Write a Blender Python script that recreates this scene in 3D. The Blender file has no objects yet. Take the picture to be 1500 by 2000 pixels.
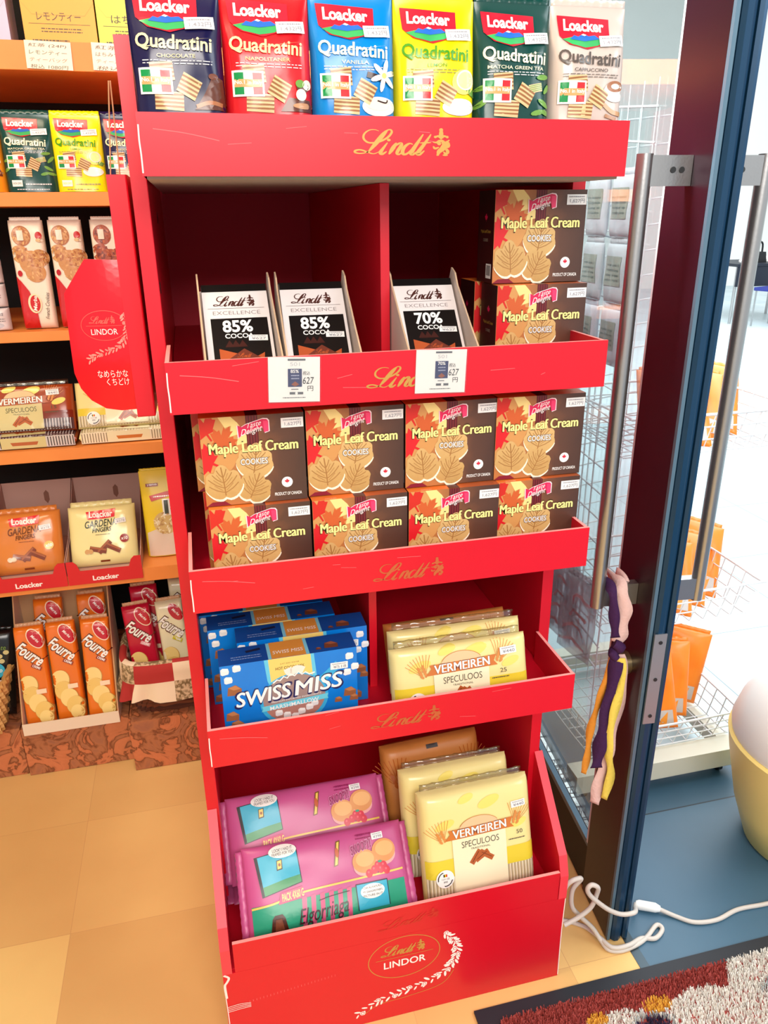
import bpy, bmesh, math, random
from mathutils import Vector, Matrix
from mathutils.geometry import tessellate_polygon
random.seed(7)
scene = bpy.context.scene
COL = scene.collection
R_ = math.radians

# ------------------------------------------------------------------ camera, sky, lights, exposure
cam_d = bpy.data.cameras.new('camera'); cam = bpy.data.objects.new('camera', cam_d); COL.objects.link(cam)
cam_d.sensor_fit = 'HORIZONTAL'; cam_d.sensor_width = 36.0; cam_d.lens = 36.0 * 1478.363 / 1500.0
cam_d.clip_start = 0.02; cam_d.clip_end = 100
_vv = Vector((786.073 - 750, 4706.636 - 1000, 1478.363)).normalized(); _yaw = 0.2387775
_up = -_vv; _fw = Vector((0, 0, 1)); _h = (_fw - _up * _fw.dot(_up)).normalized(); _rt = _vv.cross(_h)
_Y = math.cos(_yaw) * _h - math.sin(_yaw) * _rt; _X = math.sin(_yaw) * _h + math.cos(_yaw) * _rt
_rows = [_X, _Y, _up]
_m = Matrix([[r[0], -r[1], -r[2], 0] for r in _rows] + [[0, 0, 0, 1]])
cam.matrix_world = Matrix.Translation((0, 0, 1.4)) @ _m
scene.camera = cam

world = bpy.data.worlds.new('world'); scene.world = world; world.use_nodes = True
world.node_tree.nodes['Background'].inputs[0].default_value = (0.93, 0.97, 1.0, 1)
world.node_tree.nodes['Background'].inputs[1].default_value = 1.0

def area(name, loc, target, sx, sy, power, color):
    l = bpy.data.lights.new(name, 'AREA'); l.shape = 'RECTANGLE'; l.size = sx; l.size_y = sy; l.energy = power; l.color = color
    o = bpy.data.objects.new(name, l); COL.objects.link(o); o.location = loc
    o.rotation_euler = (Vector(target) - Vector(loc)).to_track_quat('-Z', 'Y').to_euler()
    return o
area('shop_ceiling_lamp', (0.1, -1.3, 2.35), (0.2, 1.2, 0.9), 1.5, 0.9, 78, (1.0, 0.93, 0.86))
area('shelf_spot_lamp', (-0.7, 0.75, 2.5), (-0.35, 1.8, 0.7), 0.8, 0.4, 20, (1.0, 0.82, 0.56))
area('concourse_skylight', (5.0, 4.5, 5.5), (4.6, 4.0, 0), 8, 9, 1000, (0.93, 0.98, 1.0))
area('added_packet_fill', (0.02, 1.40, 2.55), (0.85, 1.52, 1.1), 0.4, 0.4, 34, (1.0, 0.97, 0.94)).data.spread = R_(75)  # added unseen light that brightens the packets behind the door glass
area('added_wall_fill', (3.4, 4.0, 4.6), (7.0, 12.0, 1.6), 3, 2, 620, (0.95, 0.99, 1.0))  # added light with no window behind it, whitens the far concourse walls
area('doorway_daylight', (2.6, -0.6, 2.6), (1.1, 1.6, 0.5), 1.2, 1.2, 34, (0.85, 0.95, 1.0))

vs = scene.view_settings
scene.display_settings.display_device = 'sRGB'
vs.view_transform = 'Standard'; vs.look = 'None'; vs.gamma = 1.0; vs.use_curve_mapping = False
vs.exposure = -0.30

# ------------------------------------------------------------------ materials
def lin(c):
    return tuple(((x / 255) / 12.92 if x / 255 <= 0.04045 else ((x / 255 + 0.055) / 1.055) ** 2.4) for x in c)
MATS = {}
FIN = {'p': 0.42, 'g': 0.2, 'm': 0.75, 's': 0.32, 'f': 0.14}
def mat(name, c, rough=0.5, metal=0.0, spec=0.5, noise=None, bump=None):
    if name in MATS: return MATS[name]
    m = bpy.data.materials.new(name); m.use_nodes = True; nt = m.node_tree; b = nt.nodes['Principled BSDF']
    b.inputs['Base Color'].default_value = (*lin(c), 1); b.inputs['Roughness'].default_value = rough
    b.inputs['Metallic'].default_value = metal; b.inputs['Specular IOR Level'].default_value = spec
    if noise or bump: tc = nt.nodes.new('ShaderNodeTexCoord')
    if noise:   # (scale, second colour, contrast)
        n = nt.nodes.new('ShaderNodeTexNoise'); n.inputs['Scale'].default_value = noise[0]; n.inputs['Detail'].default_value = 6
        r = nt.nodes.new('ShaderNodeValToRGB'); w = noise[2]
        r.color_ramp.elements[0].position = 0.5 - w; r.color_ramp.elements[1].position = 0.5 + w
        r.color_ramp.elements[0].color = (*lin(c), 1); r.color_ramp.elements[1].color = (*lin(noise[1]), 1)
        nt.links.new(tc.outputs['Object'], n.inputs['Vector']); nt.links.new(n.outputs['Fac'], r.inputs['Fac'])
        nt.links.new(r.outputs['Color'], b.inputs['Base Color'])
    if bump:
        n = nt.nodes.new('ShaderNodeTexNoise'); n.inputs['Scale'].default_value = bump[0]; n.inputs['Detail'].default_value = 4
        bp = nt.nodes.new('ShaderNodeBump'); bp.inputs['Strength'].default_value = bump[1]; bp.inputs['Distance'].default_value = 0.01
        nt.links.new(tc.outputs['Object'], n.inputs['Vector']); nt.links.new(n.outputs['Fac'], bp.inputs['Height'])
        nt.links.new(bp.outputs['Normal'], b.inputs['Normal'])
    MATS[name] = m; return m
def ink(c, fin='p'):
    c = tuple(int(x) for x in c)
    return mat('ink_%02x%02x%02x_%s' % (*c, fin), c, FIN[fin])
def ramp_mat(name, stops, axis, lo, hi, rough=0.4, noise=None):
    """printed colour running along one local axis of the object"""
    if name in MATS: return MATS[name]
    m = bpy.data.materials.new(name); m.use_nodes = True; nt = m.node_tree; b = nt.nodes['Principled BSDF']
    b.inputs['Roughness'].default_value = rough
    tc = nt.nodes.new('ShaderNodeTexCoord'); sp = nt.nodes.new('ShaderNodeSeparateXYZ'); mr = nt.nodes.new('ShaderNodeMapRange')
    mr.inputs['From Min'].default_value = lo; mr.inputs['From Max'].default_value = hi
    r = nt.nodes.new('ShaderNodeValToRGB'); e = r.color_ramp.elements
    while len(e) < len(stops): e.new(0.5)
    for i, (p, c) in enumerate(stops): e[i].position = p; e[i].color = (*lin(c), 1)
    nt.links.new(tc.outputs['Object'], sp.inputs[0]); nt.links.new(sp.outputs['XYZ'.index(axis)], mr.inputs['Value'])
    src = mr.outputs['Result']
    if noise:
        n = nt.nodes.new('ShaderNodeTexNoise'); n.inputs['Scale'].default_value = noise[0]; n.inputs['Detail'].default_value = 8
        n.inputs['Distortion'].default_value = 1.5
        ma = nt.nodes.new('ShaderNodeMath'); ma.operation = 'MULTIPLY_ADD'
        nt.links.new(tc.outputs['Object'], n.inputs['Vector']); nt.links.new(n.outputs['Fac'], ma.inputs[0]); ma.inputs[1].default_value = noise[1]
        ad = nt.nodes.new('ShaderNodeMath'); ad.operation = 'SUBTRACT'; nt.links.new(src, ad.inputs[0]); ad.inputs[1].default_value = noise[1] * 0.5
        nt.links.new(ad.outputs[0], ma.inputs[2]); src = ma.outputs[0]
    nt.links.new(src, r.inputs['Fac']); nt.links.new(r.outputs['Color'], b.inputs['Base Color'])
    MATS[name] = m; return m
def clear_mat(name, tint, gloss=0.12, rough=0.05, body=None, bodyfac=0.0):
    if name in MATS: return MATS[name]
    m = bpy.data.materials.new(name); m.use_nodes = True; nt = m.node_tree; nt.nodes.clear()
    o = nt.nodes.new('ShaderNodeOutputMaterial'); t = nt.nodes.new('ShaderNodeBsdfTransparent'); t.inputs[0].default_value = (*lin(tint), 1)
    g = nt.nodes.new('ShaderNodeBsdfGlossy'); g.inputs['Roughness'].default_value = rough
    mx = nt.nodes.new('ShaderNodeMixShader'); lw = nt.nodes.new('ShaderNodeLayerWeight'); lw.inputs['Blend'].default_value = 0.25
    ml = nt.nodes.new('ShaderNodeMath'); ml.operation = 'MULTIPLY_ADD'; ml.inputs[1].default_value = 0.5; ml.inputs[2].default_value = gloss
    nt.links.new(lw.outputs['Fresnel'], ml.inputs[0]); nt.links.new(ml.outputs[0], mx.inputs[0])
    nt.links.new(t.outputs[0], mx.inputs[1]); nt.links.new(g.outputs[0], mx.inputs[2]); last = mx.outputs[0]
    if body:
        d = nt.nodes.new('ShaderNodeBsdfDiffuse'); d.inputs[0].default_value = (*lin(body), 1)
        m2 = nt.nodes.new('ShaderNodeMixShader'); m2.inputs[0].default_value = bodyfac
        nt.links.new(last, m2.inputs[1]); nt.links.new(d.outputs[0], m2.inputs[2]); last = m2.outputs[0]
    nt.links.new(last, o.inputs[0]); MATS[name] = m; return m

RED = mat('red_coated_card', (216, 16, 40), 0.33, noise=(2.2, (206, 12, 36), 0.3))
REDIN = mat('red_card_inside', (206, 10, 40), 0.5)
EDGE = mat('worn_card_edge', (244, 150, 146), 0.8)
KRAFT = mat('kraft_card', (196, 140, 84), 0.8, noise=(40, (184, 128, 74), 0.2))
GREYCARD = mat('grey_card', (176, 164, 152), 0.8)
GOLD = mat('gold_print', (196, 150, 74), 0.38, metal=0.25)
GOLDFADE = mat('faded_gold_print', (186, 92, 48), 0.45)
WHITE = ink((244, 242, 238)); STICK = ink((240, 240, 238), 's'); STXT = ink((150, 150, 158))
STEEL = mat('brushed_steel', (176, 176, 176), 0.3, metal=0.9, bump=(300, 0.03))
FILM = clear_mat('clear_wrapper_film', (250, 248, 240), 0.1, 0.12)
WIRE = mat('white_plastic_wire', (226, 232, 236), 0.35)

# ------------------------------------------------------------------ 2D artwork
TXT = {}
def text_mesh(s, shear, off):
    k = (s, shear, off)
    if k not in TXT:
        c = bpy.data.curves.new('t', 'FONT'); c.body = s; c.size = 1; c.shear = shear; c.offset = off; c.resolution_u = 3; c.fill_mode = 'FRONT'
        o = bpy.data.objects.new('t', c); COL.objects.link(o)
        dg = bpy.context.evaluated_depsgraph_get(); dg.update()
        me = bpy.data.meshes.new_from_object(o.evaluated_get(dg)); me.calc_loop_triangles()
        V = [(v.co.x, v.co.y) for v in me.vertices]; T = [tuple(t.vertices) for t in me.loop_triangles]
        bpy.data.objects.remove(o); bpy.data.curves.remove(c); bpy.data.meshes.remove(me)
        if off != 0.0: x0, x1, y0, y1 = text_mesh(s, shear, 0.0)[2]
        else: x0 = min(v[0] for v in V); x1 = max(v[0] for v in V); y0 = min(v[1] for v in V); y1 = max(v[1] for v in V)
        cl = lambda t, e: min(1 + e, max(-e, t)); ex_, ey_ = 1.3 * abs(off) / (x1 - x0), 1.3 * abs(off) / (y1 - y0)
        TXT[k] = ([(cl((v[0] - x0) / (x1 - x0), ex_), cl((v[1] - y0) / (y1 - y0), ey_)) for v in V], T, (x0, x1, y0, y1))
    return TXT[k]
def smooth_path(P, n=6, closed=False):
    P = [Vector(p) for p in P]; out = []; N = len(P)
    rng = range(N if closed else N - 1)
    for i in rng:
        p0 = P[(i - 1) % N] if closed or i > 0 else P[0]; p1 = P[i]; p2 = P[(i + 1) % N]
        p3 = P[(i + 2) % N] if closed or i + 2 < N else P[-1]
        for k in range(n):
            t = k / n
            out.append(0.5 * ((2 * p1) + (p2 - p0) * t + (2 * p0 - 5 * p1 + 4 * p2 - p3) * t * t + (3 * p1 - p0 - 3 * p2 + p3) * t ** 3))
    if not closed: out.append(P[-1])
    return out
class Art:
    def __init__(s): s.items = []
    def tri(s, pts, tris, m, L): s.items.append((pts, tris, m, L + 0.02 * (len(s.items) % 40)))
    def poly(s, pts, m, L=1):
        t = tessellate_polygon([[Vector((p[0], p[1], 0)) for p in pts]])
        s.tri([tuple(p[:2]) for p in pts], [tuple(x) for x in t], m, L)
    def rect(s, x0, y0, x1, y1, m, L=1): s.tri([(x0, y0), (x1, y0), (x1, y1), (x0, y1)], [(0, 1, 2), (0, 2, 3)], m, L)
    def ell(s, cx, cy, rx, ry, m, L=1, n=22, rot=0.0):
        c, d = math.cos(rot), math.sin(rot); P = []
        for i in range(n):
            a = 2 * math.pi * i / n; x = rx * math.cos(a); y = ry * math.sin(a); P.append((cx + x * c - y * d, cy + x * d + y * c))
        s.tri(P, [(0, i, i + 1) for i in range(1, n - 1)], m, L)
    def text(s, t, x0, y0, x1, y1, m, L=3, shear=0.0, off=0.0, skew=0.0, arc=0.0):
        V, T, _ = text_mesh(t, shear, off)
        s.tri([(x0 + (x1 - x0) * u, y0 + (y1 - y0) * v + skew * (u - .5) * (x1 - x0) - arc * (2 * u - 1) ** 2) for u, v in V], T, m, L)
    def otext(s, t, x0, y0, x1, y1, m, mo, L=3, shear=0.0, off=0.01, skew=0.0, d=0.0009):
        """text with a darker outline under it"""
        s.text(t, x0 - d, y0 - d, x1 + d, y1 + d, mo, L, shear, off + 0.02, skew); s.text(t, x0, y0, x1, y1, m, L + 1, shear, off, skew)
    def stroke(s, P, w, m, L=2, closed=False, n=5, sm=True, taper=False):
        Q = smooth_path([(p[0], p[1], 0) for p in P], n, closed) if sm else [Vector((p[0], p[1], 0)) for p in P]
        N = len(Q); pts = []; tr = []
        for i, q in enumerate(Q):
            a = Q[(i - 1) % N] if closed or i else q; b = Q[(i + 1) % N] if closed or i < N - 1 else q
            d = (b - a); d = d.normalized() if d.length > 1e-9 else Vector((1, 0, 0)); nn = Vector((-d.y, d.x, 0))
            ww = w * (0.5 if not taper else 0.5 * (0.25 + 0.75 * math.sin(math.pi * i / (N - 1)))) * (1.0 + (0.5 * abs(d.y) if taper else 0))
            pts += [tuple((q + nn * ww)[:2]), tuple((q - nn * ww)[:2])]
        for i in range(N if closed else N - 1):
            j = (i + 1) % N; tr += [(2 * i, 2 * i + 1, 2 * j + 1), (2 * i, 2 * j + 1, 2 * j)]
        s.tri(pts, tr, m, L)
    def add(s, other, tx=0, ty=0, sx=1, sy=None, rot=0, dl=0, skew=0):
        sy = sx if sy is None else sy; c, d = math.cos(rot), math.sin(rot)
        for pts, tr, m, L in other.items:
            s.tri([(tx + (x * sx) * c - (y * sy) * d, ty + (x * sx) * d + (y * sy) * c + skew * x * sx) for x, y in pts], tr, m, L + dl)
        return s
def scatter_lines(a, x0, y0, x1, y1, m, L=2, rows=2, frac=0.7, seed=1):
    """rows of small unreadable print"""
    r = random.Random(seed); h = (y1 - y0) / rows
    for k in range(rows):
        x = x0; y = y0 + k * h
        while x < x1:
            w = min(r.uniform(0.03, 0.11) * (x1 - x0), x1 - x)
            a.rect(x, y + h * 0.2, x + w, y + h * (0.2 + 0.55 * frac), m, L); x += w + 0.02 * (x1 - x0)

# ------------------------------------------------------------------ mesh builder
class MB:
    def __init__(s): s.v = []; s.f = []; s.mi = []; s.mats = []
    def m(s, mt):
        if mt not in s.mats: s.mats.append(mt)
        return s.mats.index(mt)
    def add(s, V, F, mt, M=None):
        o = len(s.v); k = s.m(mt)
        s.v += [tuple(M @ Vector(v)) if M else tuple(v) for v in V]
        for f in F: s.f.append(tuple(o + i for i in f)); s.mi.append(k)
    def box(s, x0, x1, y0, y1, z0, z1, mt, M=None, top=None, left=None):
        V = [(x0, y0, z0), (x1, y0, z0), (x1, y1, z0), (x0, y1, z0), (x0, y0, z1), (x1, y0, z1), (x1, y1, z1), (x0, y1, z1)]
        F = [(0, 3, 2, 1), (0, 1, 5, 4), (1, 2, 6, 5), (2, 3, 7, 6)]
        s.add(V, F, mt, M); s.add(V, [(4, 5, 6, 7)], top or mt, M); s.add(V, [(3, 0, 4, 7)], left or mt, M); return s
    def prism(s, P, axis, a, b, mt, M=None, side=None):
        """extrude polygon P along axis ('x': P is (y,z); 'y': P is (x,z); 'z': P is (x,y))"""
        def at(p, t): return {'x': (t, p[0], p[1]), 'y': (p[0], t, p[1]), 'z': (p[0], p[1], t)}[axis]
        n = len(P); V = [at(p, a) for p in P] + [at(p, b) for p in P]
        T = tessellate_polygon([[Vector((p[0], p[1], 0)) for p in P]])
        s.add(V, [tuple(t) for t in T] + [tuple(n + i for i in reversed(t)) for t in T], mt, M)
        s.add(V, [(i, (i + 1) % n, n + (i + 1) % n, n + i) for i in range(n)], side or mt, M); return s
    def grid(s, nu, nv, fn, mt, closed_u=False, M=None):
        V = [fn(i, j) for j in range(nv) for i in range(nu)]; F = []
        for j in range(nv - 1):
            for i in range(nu if closed_u else nu - 1):
                k = (i + 1) % nu; F.append((j * nu + i, j * nu + k, (j + 1) * nu + k, (j + 1) * nu + i))
        s.add(V, F, mt, M); return s
    def tube(s, P, r, mt, n=8, closed=False, sm=0, cap=True):
        if sm and isinstance(r, (list, tuple)): r0 = r; r = [r0[i // sm] + (r0[min(i // sm + 1, len(r0) - 1)] - r0[i // sm]) * (i % sm) / sm for i in range((len(r0) - 1) * sm + 1)]
        P = smooth_path(P, sm, closed) if sm else [Vector(p) for p in P]; N = len(P); V = []
        prev = None
        for i, p in enumerate(P):
            a = P[(i - 1) % N] if closed or i else p; b = P[(i + 1) % N] if closed or i < N - 1 else p
            d = (b - a).normalized()
            ref = prev if prev is not None else (Vector((0, 0, 1)) if abs(d.z) < 0.9 else Vector((1, 0, 0)))
            u = ref - d * ref.dot(d)
            if u.length < 1e-6: u = d.orthogonal()
            u.normalize(); prev = u; w = d.cross(u); rr = r[i] if isinstance(r, (list, tuple)) else r
            V += [tuple(p + (u * math.cos(2 * math.pi * k / n) + w * math.sin(2 * math.pi * k / n)) * rr) for k in range(n)]
        F = []
        for i in range(N if closed else N - 1):
            j = (i + 1) % N
            for k in range(n): l = (k + 1) % n; F.append((i * n + k, i * n + l, j * n + l, j * n + k))
        if cap and not closed: F += [tuple(range(n - 1, -1, -1)), tuple((N - 1) * n + k for k in range(n))]
        s.add(V, F, mt); return s
    def lathe(s, prof, mt, n=28, cx=0, cy=0):
        V = [(cx + r * math.cos(2 * math.pi * k / n), cy + r * math.sin(2 * math.pi * k / n), z) for r, z in prof for k in range(n)]
        F = [(i * n + k, i * n + (k + 1) % n, (i + 1) * n + (k + 1) % n, (i + 1) * n + k) for i in range(len(prof) - 1) for k in range(n)]
        s.add(V, F, mt); return s
    def art(s, a, mp, maxlen=None, base=0.00015, step=0.00012):
        if maxlen and maxlen <= .012: step = max(step, .0003)
        for pts, tris, mt, L in a.items:
            h = base + L * step; pts = list(pts)
            if maxlen:
                st = list(tris); tris = []
                while st:
                    t = st.pop(); e = [math.dist(pts[t[i]], pts[t[(i + 1) % 3]]) for i in range(3)]; k = e.index(max(e))
                    if e[k] > maxlen:
                        p, q, r = t[k], t[(k + 1) % 3], t[(k + 2) % 3]
                        pts.append(((pts[p][0] + pts[q][0]) / 2, (pts[p][1] + pts[q][1]) / 2)); z = len(pts) - 1
                        st += [(p, z, r), (z, q, r)]
                    else: tris.append(t)
            s.add([mp(u, v, h) for u, v in pts], tris, mt)
        return s
    def build(s, name, parent=None, smooth=False, bevel=0.0, angle=40):
        me = bpy.data.meshes.new(name); me.from_pydata(s.v, [], s.f)
        for mt in s.mats: me.materials.append(mt)
        me.polygons.foreach_set('material_index', s.mi)
        if smooth:
            me.polygons.foreach_set('use_smooth', [True] * len(me.polygons))
            try: me.set_sharp_from_angle(angle=R_(angle))
            except Exception: pass
        me.update(); o = bpy.data.objects.new(name, me); COL.objects.link(o)
        if parent: o.parent = parent
        if bevel:
            b = o.modifiers.new('bevel', 'BEVEL'); b.width = bevel; b.segments = 2; b.limit_method = 'ANGLE'
        return o
def thing(name, label, cat, loc=(0, 0, 0), rot=(0, 0, 0), group=None):
    o = bpy.data.objects.new(name, None); COL.objects.link(o); o.empty_display_size = 0.02
    o.location = loc; o.rotation_euler = rot; o['label'] = label; o['category'] = cat
    if group: o['group'] = group
    return o
def tag(o, label, cat, group=None, loc=None, rot=None):
    o['label'] = label; o['category'] = cat
    if group: o['group'] = group
    if loc is not None: o.location = loc
    if rot is not None: o.rotation_euler = rot
    return o
def struct(mb, name, **k):
    o = mb.build(name, **k); o['kind'] = 'structure'; return o
KIDS = {}
def kids(r):
    return [o for o in list(COL.objects) if o.parent == r]
def dup(root, loc, rot, label, group=None):
    r = root.copy(); COL.objects.link(r); r.location = loc; r.rotation_euler = rot; r['label'] = label
    if group: r['group'] = group
    for ch in kids(root):
        c = ch.copy(); COL.objects.link(c); c.parent = r
        for g in kids(ch):
            d = g.copy(); COL.objects.link(d); d.parent = c
    return r
front = lambda u, v, h: (u, -h, v)          # artwork on a face looking towards -Y
def sticker(parent, u, v, w, h, mp, text='1,627', rot=0.0, seed=1):
    a = Art(); c, d = math.cos(rot), math.sin(rot)
    b = Art(); b.rect(-w / 2, -h / 2, w / 2, h / 2, STICK, 0)
    b.text(text, -w * .34, -h * .34, w * .4, h * .08, STXT, 1, off=.01)
    scatter_lines(b, -w * .4, h * .18, w * .4, h * .42, STXT, 1, 1, .8, seed)
    a.add(b, u, v, 1, 1, rot)
    m = MB(); m.art(a, mp, 0.012, base=0.0009 if mp is front else 0.003); return m.build('price_sticker', parent)
exec_later = []

# ------------------------------------------------------------------ the setting
def tile_mat(name, size, ox, oy, cols, grout, gw, rough, spec=0.5, noise_amt=0.5, metal=0):
    m = bpy.data.materials.new(name); m.use_nodes = True; nt = m.node_tree; b = nt.nodes['Principled BSDF']
    N = nt.nodes.new; L = nt.links.new
    tc = N('ShaderNodeTexCoord'); mp = N('ShaderNodeMapping'); mp.inputs['Location'].default_value = (-ox / size, -oy / size, 0)
    mp.inputs['Scale'].default_value = (1 / size, 1 / size, 1); L(tc.outputs['Object'], mp.inputs[0])
    fl = N('ShaderNodeVectorMath'); fl.operation = 'FLOOR'; L(mp.outputs[0], fl.inputs[0])
    wn = N('ShaderNodeTexWhiteNoise'); wn.noise_dimensions = '2D'; L(fl.outputs[0], wn.inputs['Vector'])
    ns = N('ShaderNodeTexNoise'); ns.inputs['Scale'].default_value = 3.2; ns.inputs['Detail'].default_value = 7; L(tc.outputs['Object'], ns.inputs['Vector'])
    mx = N('ShaderNodeMath'); mx.operation = 'MULTIPLY_ADD'; mx.inputs[1].default_value = noise_amt; L(ns.outputs['Fac'], mx.inputs[0])
    sc = N('ShaderNodeMath'); sc.operation = 'MULTIPLY'; sc.inputs[1].default_value = 1 - noise_amt; L(wn.outputs['Value'], sc.inputs[0]); L(sc.outputs[0], mx.inputs[2])
    r = N('ShaderNodeValToRGB'); e = r.color_ramp.elements
    while len(e) < len(cols): e.new(.5)
    for i, c in enumerate(cols): e[i].position = 0.25 + 0.5 * i / (len(cols) - 1); e[i].color = (*lin(c), 1)
    L(mx.outputs[0], r.inputs[0])
    fr = N('ShaderNodeVectorMath'); fr.operation = 'FRACTION'; L(mp.outputs[0], fr.inputs[0]); sx = N('ShaderNodeSeparateXYZ'); L(fr.outputs[0], sx.inputs[0])
    mn = N('ShaderNodeMath'); mn.operation = 'MINIMUM'; L(sx.outputs[0], mn.inputs[0]); L(sx.outputs[1], mn.inputs[1])
    lt = N('ShaderNodeMath'); lt.operation = 'LESS_THAN'; lt.inputs[1].default_value = gw / size; L(mn.outputs[0], lt.inputs[0])
    mix = N('ShaderNodeMix'); mix.data_type = 'RGBA'; L(lt.outputs[0], mix.inputs[0]); L(r.outputs[0], mix.inputs[6]); mix.inputs[7].default_value = (*lin(grout), 1)
    L(mix.outputs[2], b.inputs['Base Color']); b.inputs['Roughness'].default_value = rough; b.inputs['Specular IOR Level'].default_value = spec
    return m
FLOOR_IN = tile_mat('tan_vinyl_tile', 0.325, 0.275, 0.295, [(216, 172, 108), (228, 188, 120), (238, 204, 130)], (208, 160, 104), 0.0012, 0.5, 0.35)
FLOOR_SHADED = tile_mat('concourse_tile_shaded', 1.0, 0.70, 0.27, [(50, 84, 106), (58, 94, 118), (68, 104, 128)], (28, 44, 56), 0.004, 0.42, 0.5)  # outside tiles near the door, their shade put into the colour
FLOOR_LIT = tile_mat('concourse_tile_lit', 0.525, 0.465, 0.40, [(180, 200, 206), (190, 208, 214), (198, 214, 220)], (136, 156, 164), 0.004, 0.35, 0.5)  # same outside tiles, bright daylight put into the colour
WALLP = mat('white_wall_paint', (236, 236, 232), 0.8); CEIL = mat('ceiling_paint', (226, 222, 214), 0.9)
fl = MB(); fl.box(-3, 0.735, -2.6, 2.6, -0.05, 0, FLOOR_IN); struct(fl, 'floor')
fl = MB(); fl.box(0.755, 3.6, -2.6, 1.45, -0.05, 0, FLOOR_SHADED); struct(fl, 'floor_entrance')
fl = MB(); fl.box(0.755, 0.99, 1.45, 2.6, -0.05, 0, FLOOR_SHADED); struct(fl, 'floor_doorway')  # shaded tone extended behind the glass, standing in for the rack's shadow
fl = MB(); fl.box(0.99, 14, 1.45, 14, -0.05, 0, FLOOR_LIT); fl.box(.755, .99, 2.6, 14, -.05, 0, FLOOR_LIT); fl.box(3.6, 14, -2.6, 1.45, -.05, 0, FLOOR_LIT); struct(fl, 'floor_concourse')
t = MB(); t.box(0.735, 0.755, -2.6, 2.6, -0.05, 0.001, mat('threshold_metal', (70, 84, 92), 0.35, 0.7)); struct(t, 'trim_1')
w = MB(); w.box(-3, 0.70, 2.6, 2.7, 0, 2.7, mat('dark_shop_wall', (60, 52, 48), 0.8)); struct(w, 'wall_back')
w = MB(); w.box(-3.1, -3, -2.6, 2.7, 0, 2.7, WALLP); struct(w, 'wall_left')
w = MB(); w.box(0.70, 0.80, 1.93, 2.7, 0, 2.7, mat('dark_frame_paint', (30, 34, 42), 0.4)); w.box(0.70, 0.80, -2.6, 1.93, 2.25, 2.7, MATS['dark_frame_paint']); struct(w, 'wall_right')
w = MB(); w.box(-3, 0.8, -2.6, 2.7, 2.7, 2.78, CEIL); struct(w, 'ceiling')
w = MB(); w.box(0.8, 14, 13, 13.1, 0, 5, WALLP); struct(w, 'wall_concourse')
w = MB(); w.box(14, 14.1, -3, 13, 0, 5, WALLP)
for k in range(6): w.box(13.96, 14, 1 + k * 2, 1.08 + k * 2, 0, 5, GREYCARD)
struct(w, 'wall_far')

# glass door leaf with its long pull handles
DARK = mat('maroon_black_door_metal', (40, 12, 26), 0.34, 0.0, noise=(1.2, (26, 10, 20), 0.3)); BLUE = mat('door_edge_reflected_blue', (24, 64, 96), 0.3, 0.35)  # blue-black edge metal with reflected light put into its blue
BLUEL = mat('door_edge_ridge', (96, 126, 146), 0.35, 0.4)
GLASS = clear_mat('door_glass', (247, 252, 252), 0.02, 0.02)
door = thing('door_1', 'dark framed glass shop door standing behind the red display, steel pull handles', 'door', (0.70, 0.98, 0), (0, 0, R_(-5.5)))
door['kind'] = 'structure'
b = MB(); b.box(0, 0.046, 0.006, 0.128, 0.004, 2.24, DARK)
b.build('stile', door, bevel=0.002)
b = MB(); b.box(0.0, 0.006, -0.002, 0.0055, 0.004, 2.24, BLUEL)
b.prism([(0.0075, 0.0055), (0.0085, -0.001), (0.014, -0.006), (0.022, -0.006), (0.029, -0.001), (0.030, 0.0055)], 'z', 0.004, 2.24, BLUE)
b.prism([(0.032, 0.0055), (0.033, 0.0), (0.038, -0.003), (0.043, -0.002), (0.046, 0.0055)], 'z', 0.004, 2.24, BLUE); b.build('edge_seal', door)
b = MB(); b.box(0.004, 0.042, 0.1285, 0.93, 0.004, 0.118, mat('dark_rail_metal', (14, 14, 18), 0.5, 0.0, 0.3)); b.box(0.003, 0.016, 0.1285, 0.93, 0.118, 0.132, BLUEL); b.build('bottom_rail', door)
b = MB(); b.box(0.004, 0.042, 0.1285, 0.93, 2.16, 2.24, MATS['dark_rail_metal']); b.build('top_rail', door)
b = MB(); b.box(0.018, 0.026, 0.1285, 0.92, 0.1325, 2.1595, GLASS); b.box(0.0, 0.012, 0.1285, 0.134, 0.1325, 2.1595, mat('glazing_bead', (214, 224, 228), 0.4)); b.build('glass', door)
def pull(sgn, x0):
    m = MB(); xb = x0 + sgn * 0.069
    m.tube([(xb, 0.062, 0.752), (xb, 0.062, 1.470)], 0.0115, STEEL, 16)
    for z in (0.755, 1.428):
        m.box(min(xb, x0), max(xb, x0), 0.054, 0.070, z, z + 0.04, STEEL)
    o = m.build('pull_handle', door, smooth=True, bevel=0)
    q = MB()
    for k in (0, 1):
        q.tube([(x0 + sgn * (0.016 + 0.013 * k), 0.0535, 1.449), (x0 + sgn * (0.016 + 0.013 * k), 0.0525, 1.449)], 0.0042, mat('screw_head', (70, 72, 74), 0.4, 0.8), 12)
    q.build('screw', o); return o
pull(-1, -0.0005); pull(1, 0.0465)
b = MB(); b.box(0.0075, 0.030, -0.0085, -0.0062, 0.545, 0.728, mat('strike_plate_metal', (168, 172, 176), 0.35, 0.7)); lp = b.build('lock_plate', door, bevel=0.0006)
for z in (0.562, 0.638, 0.712):
    b = MB(); b.tube([(0.019, -0.0086, z), (0.019, -0.0096, z)], 0.0035, MATS['screw_head'], 12); b.build('screw', lp)
b = MB(); b.tube([(0, 0.060, 0.632), (-0.016, 0.060, 0.632)], 0.021, mat('lock_brass', (176, 156, 120), 0.3, 0.9), 20); b.box(-0.034, -0.016, 0.056, 0.064, 0.618, 0.646, MATS['lock_brass']); b.build('lock_cylinder', door, smooth=True)

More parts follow.
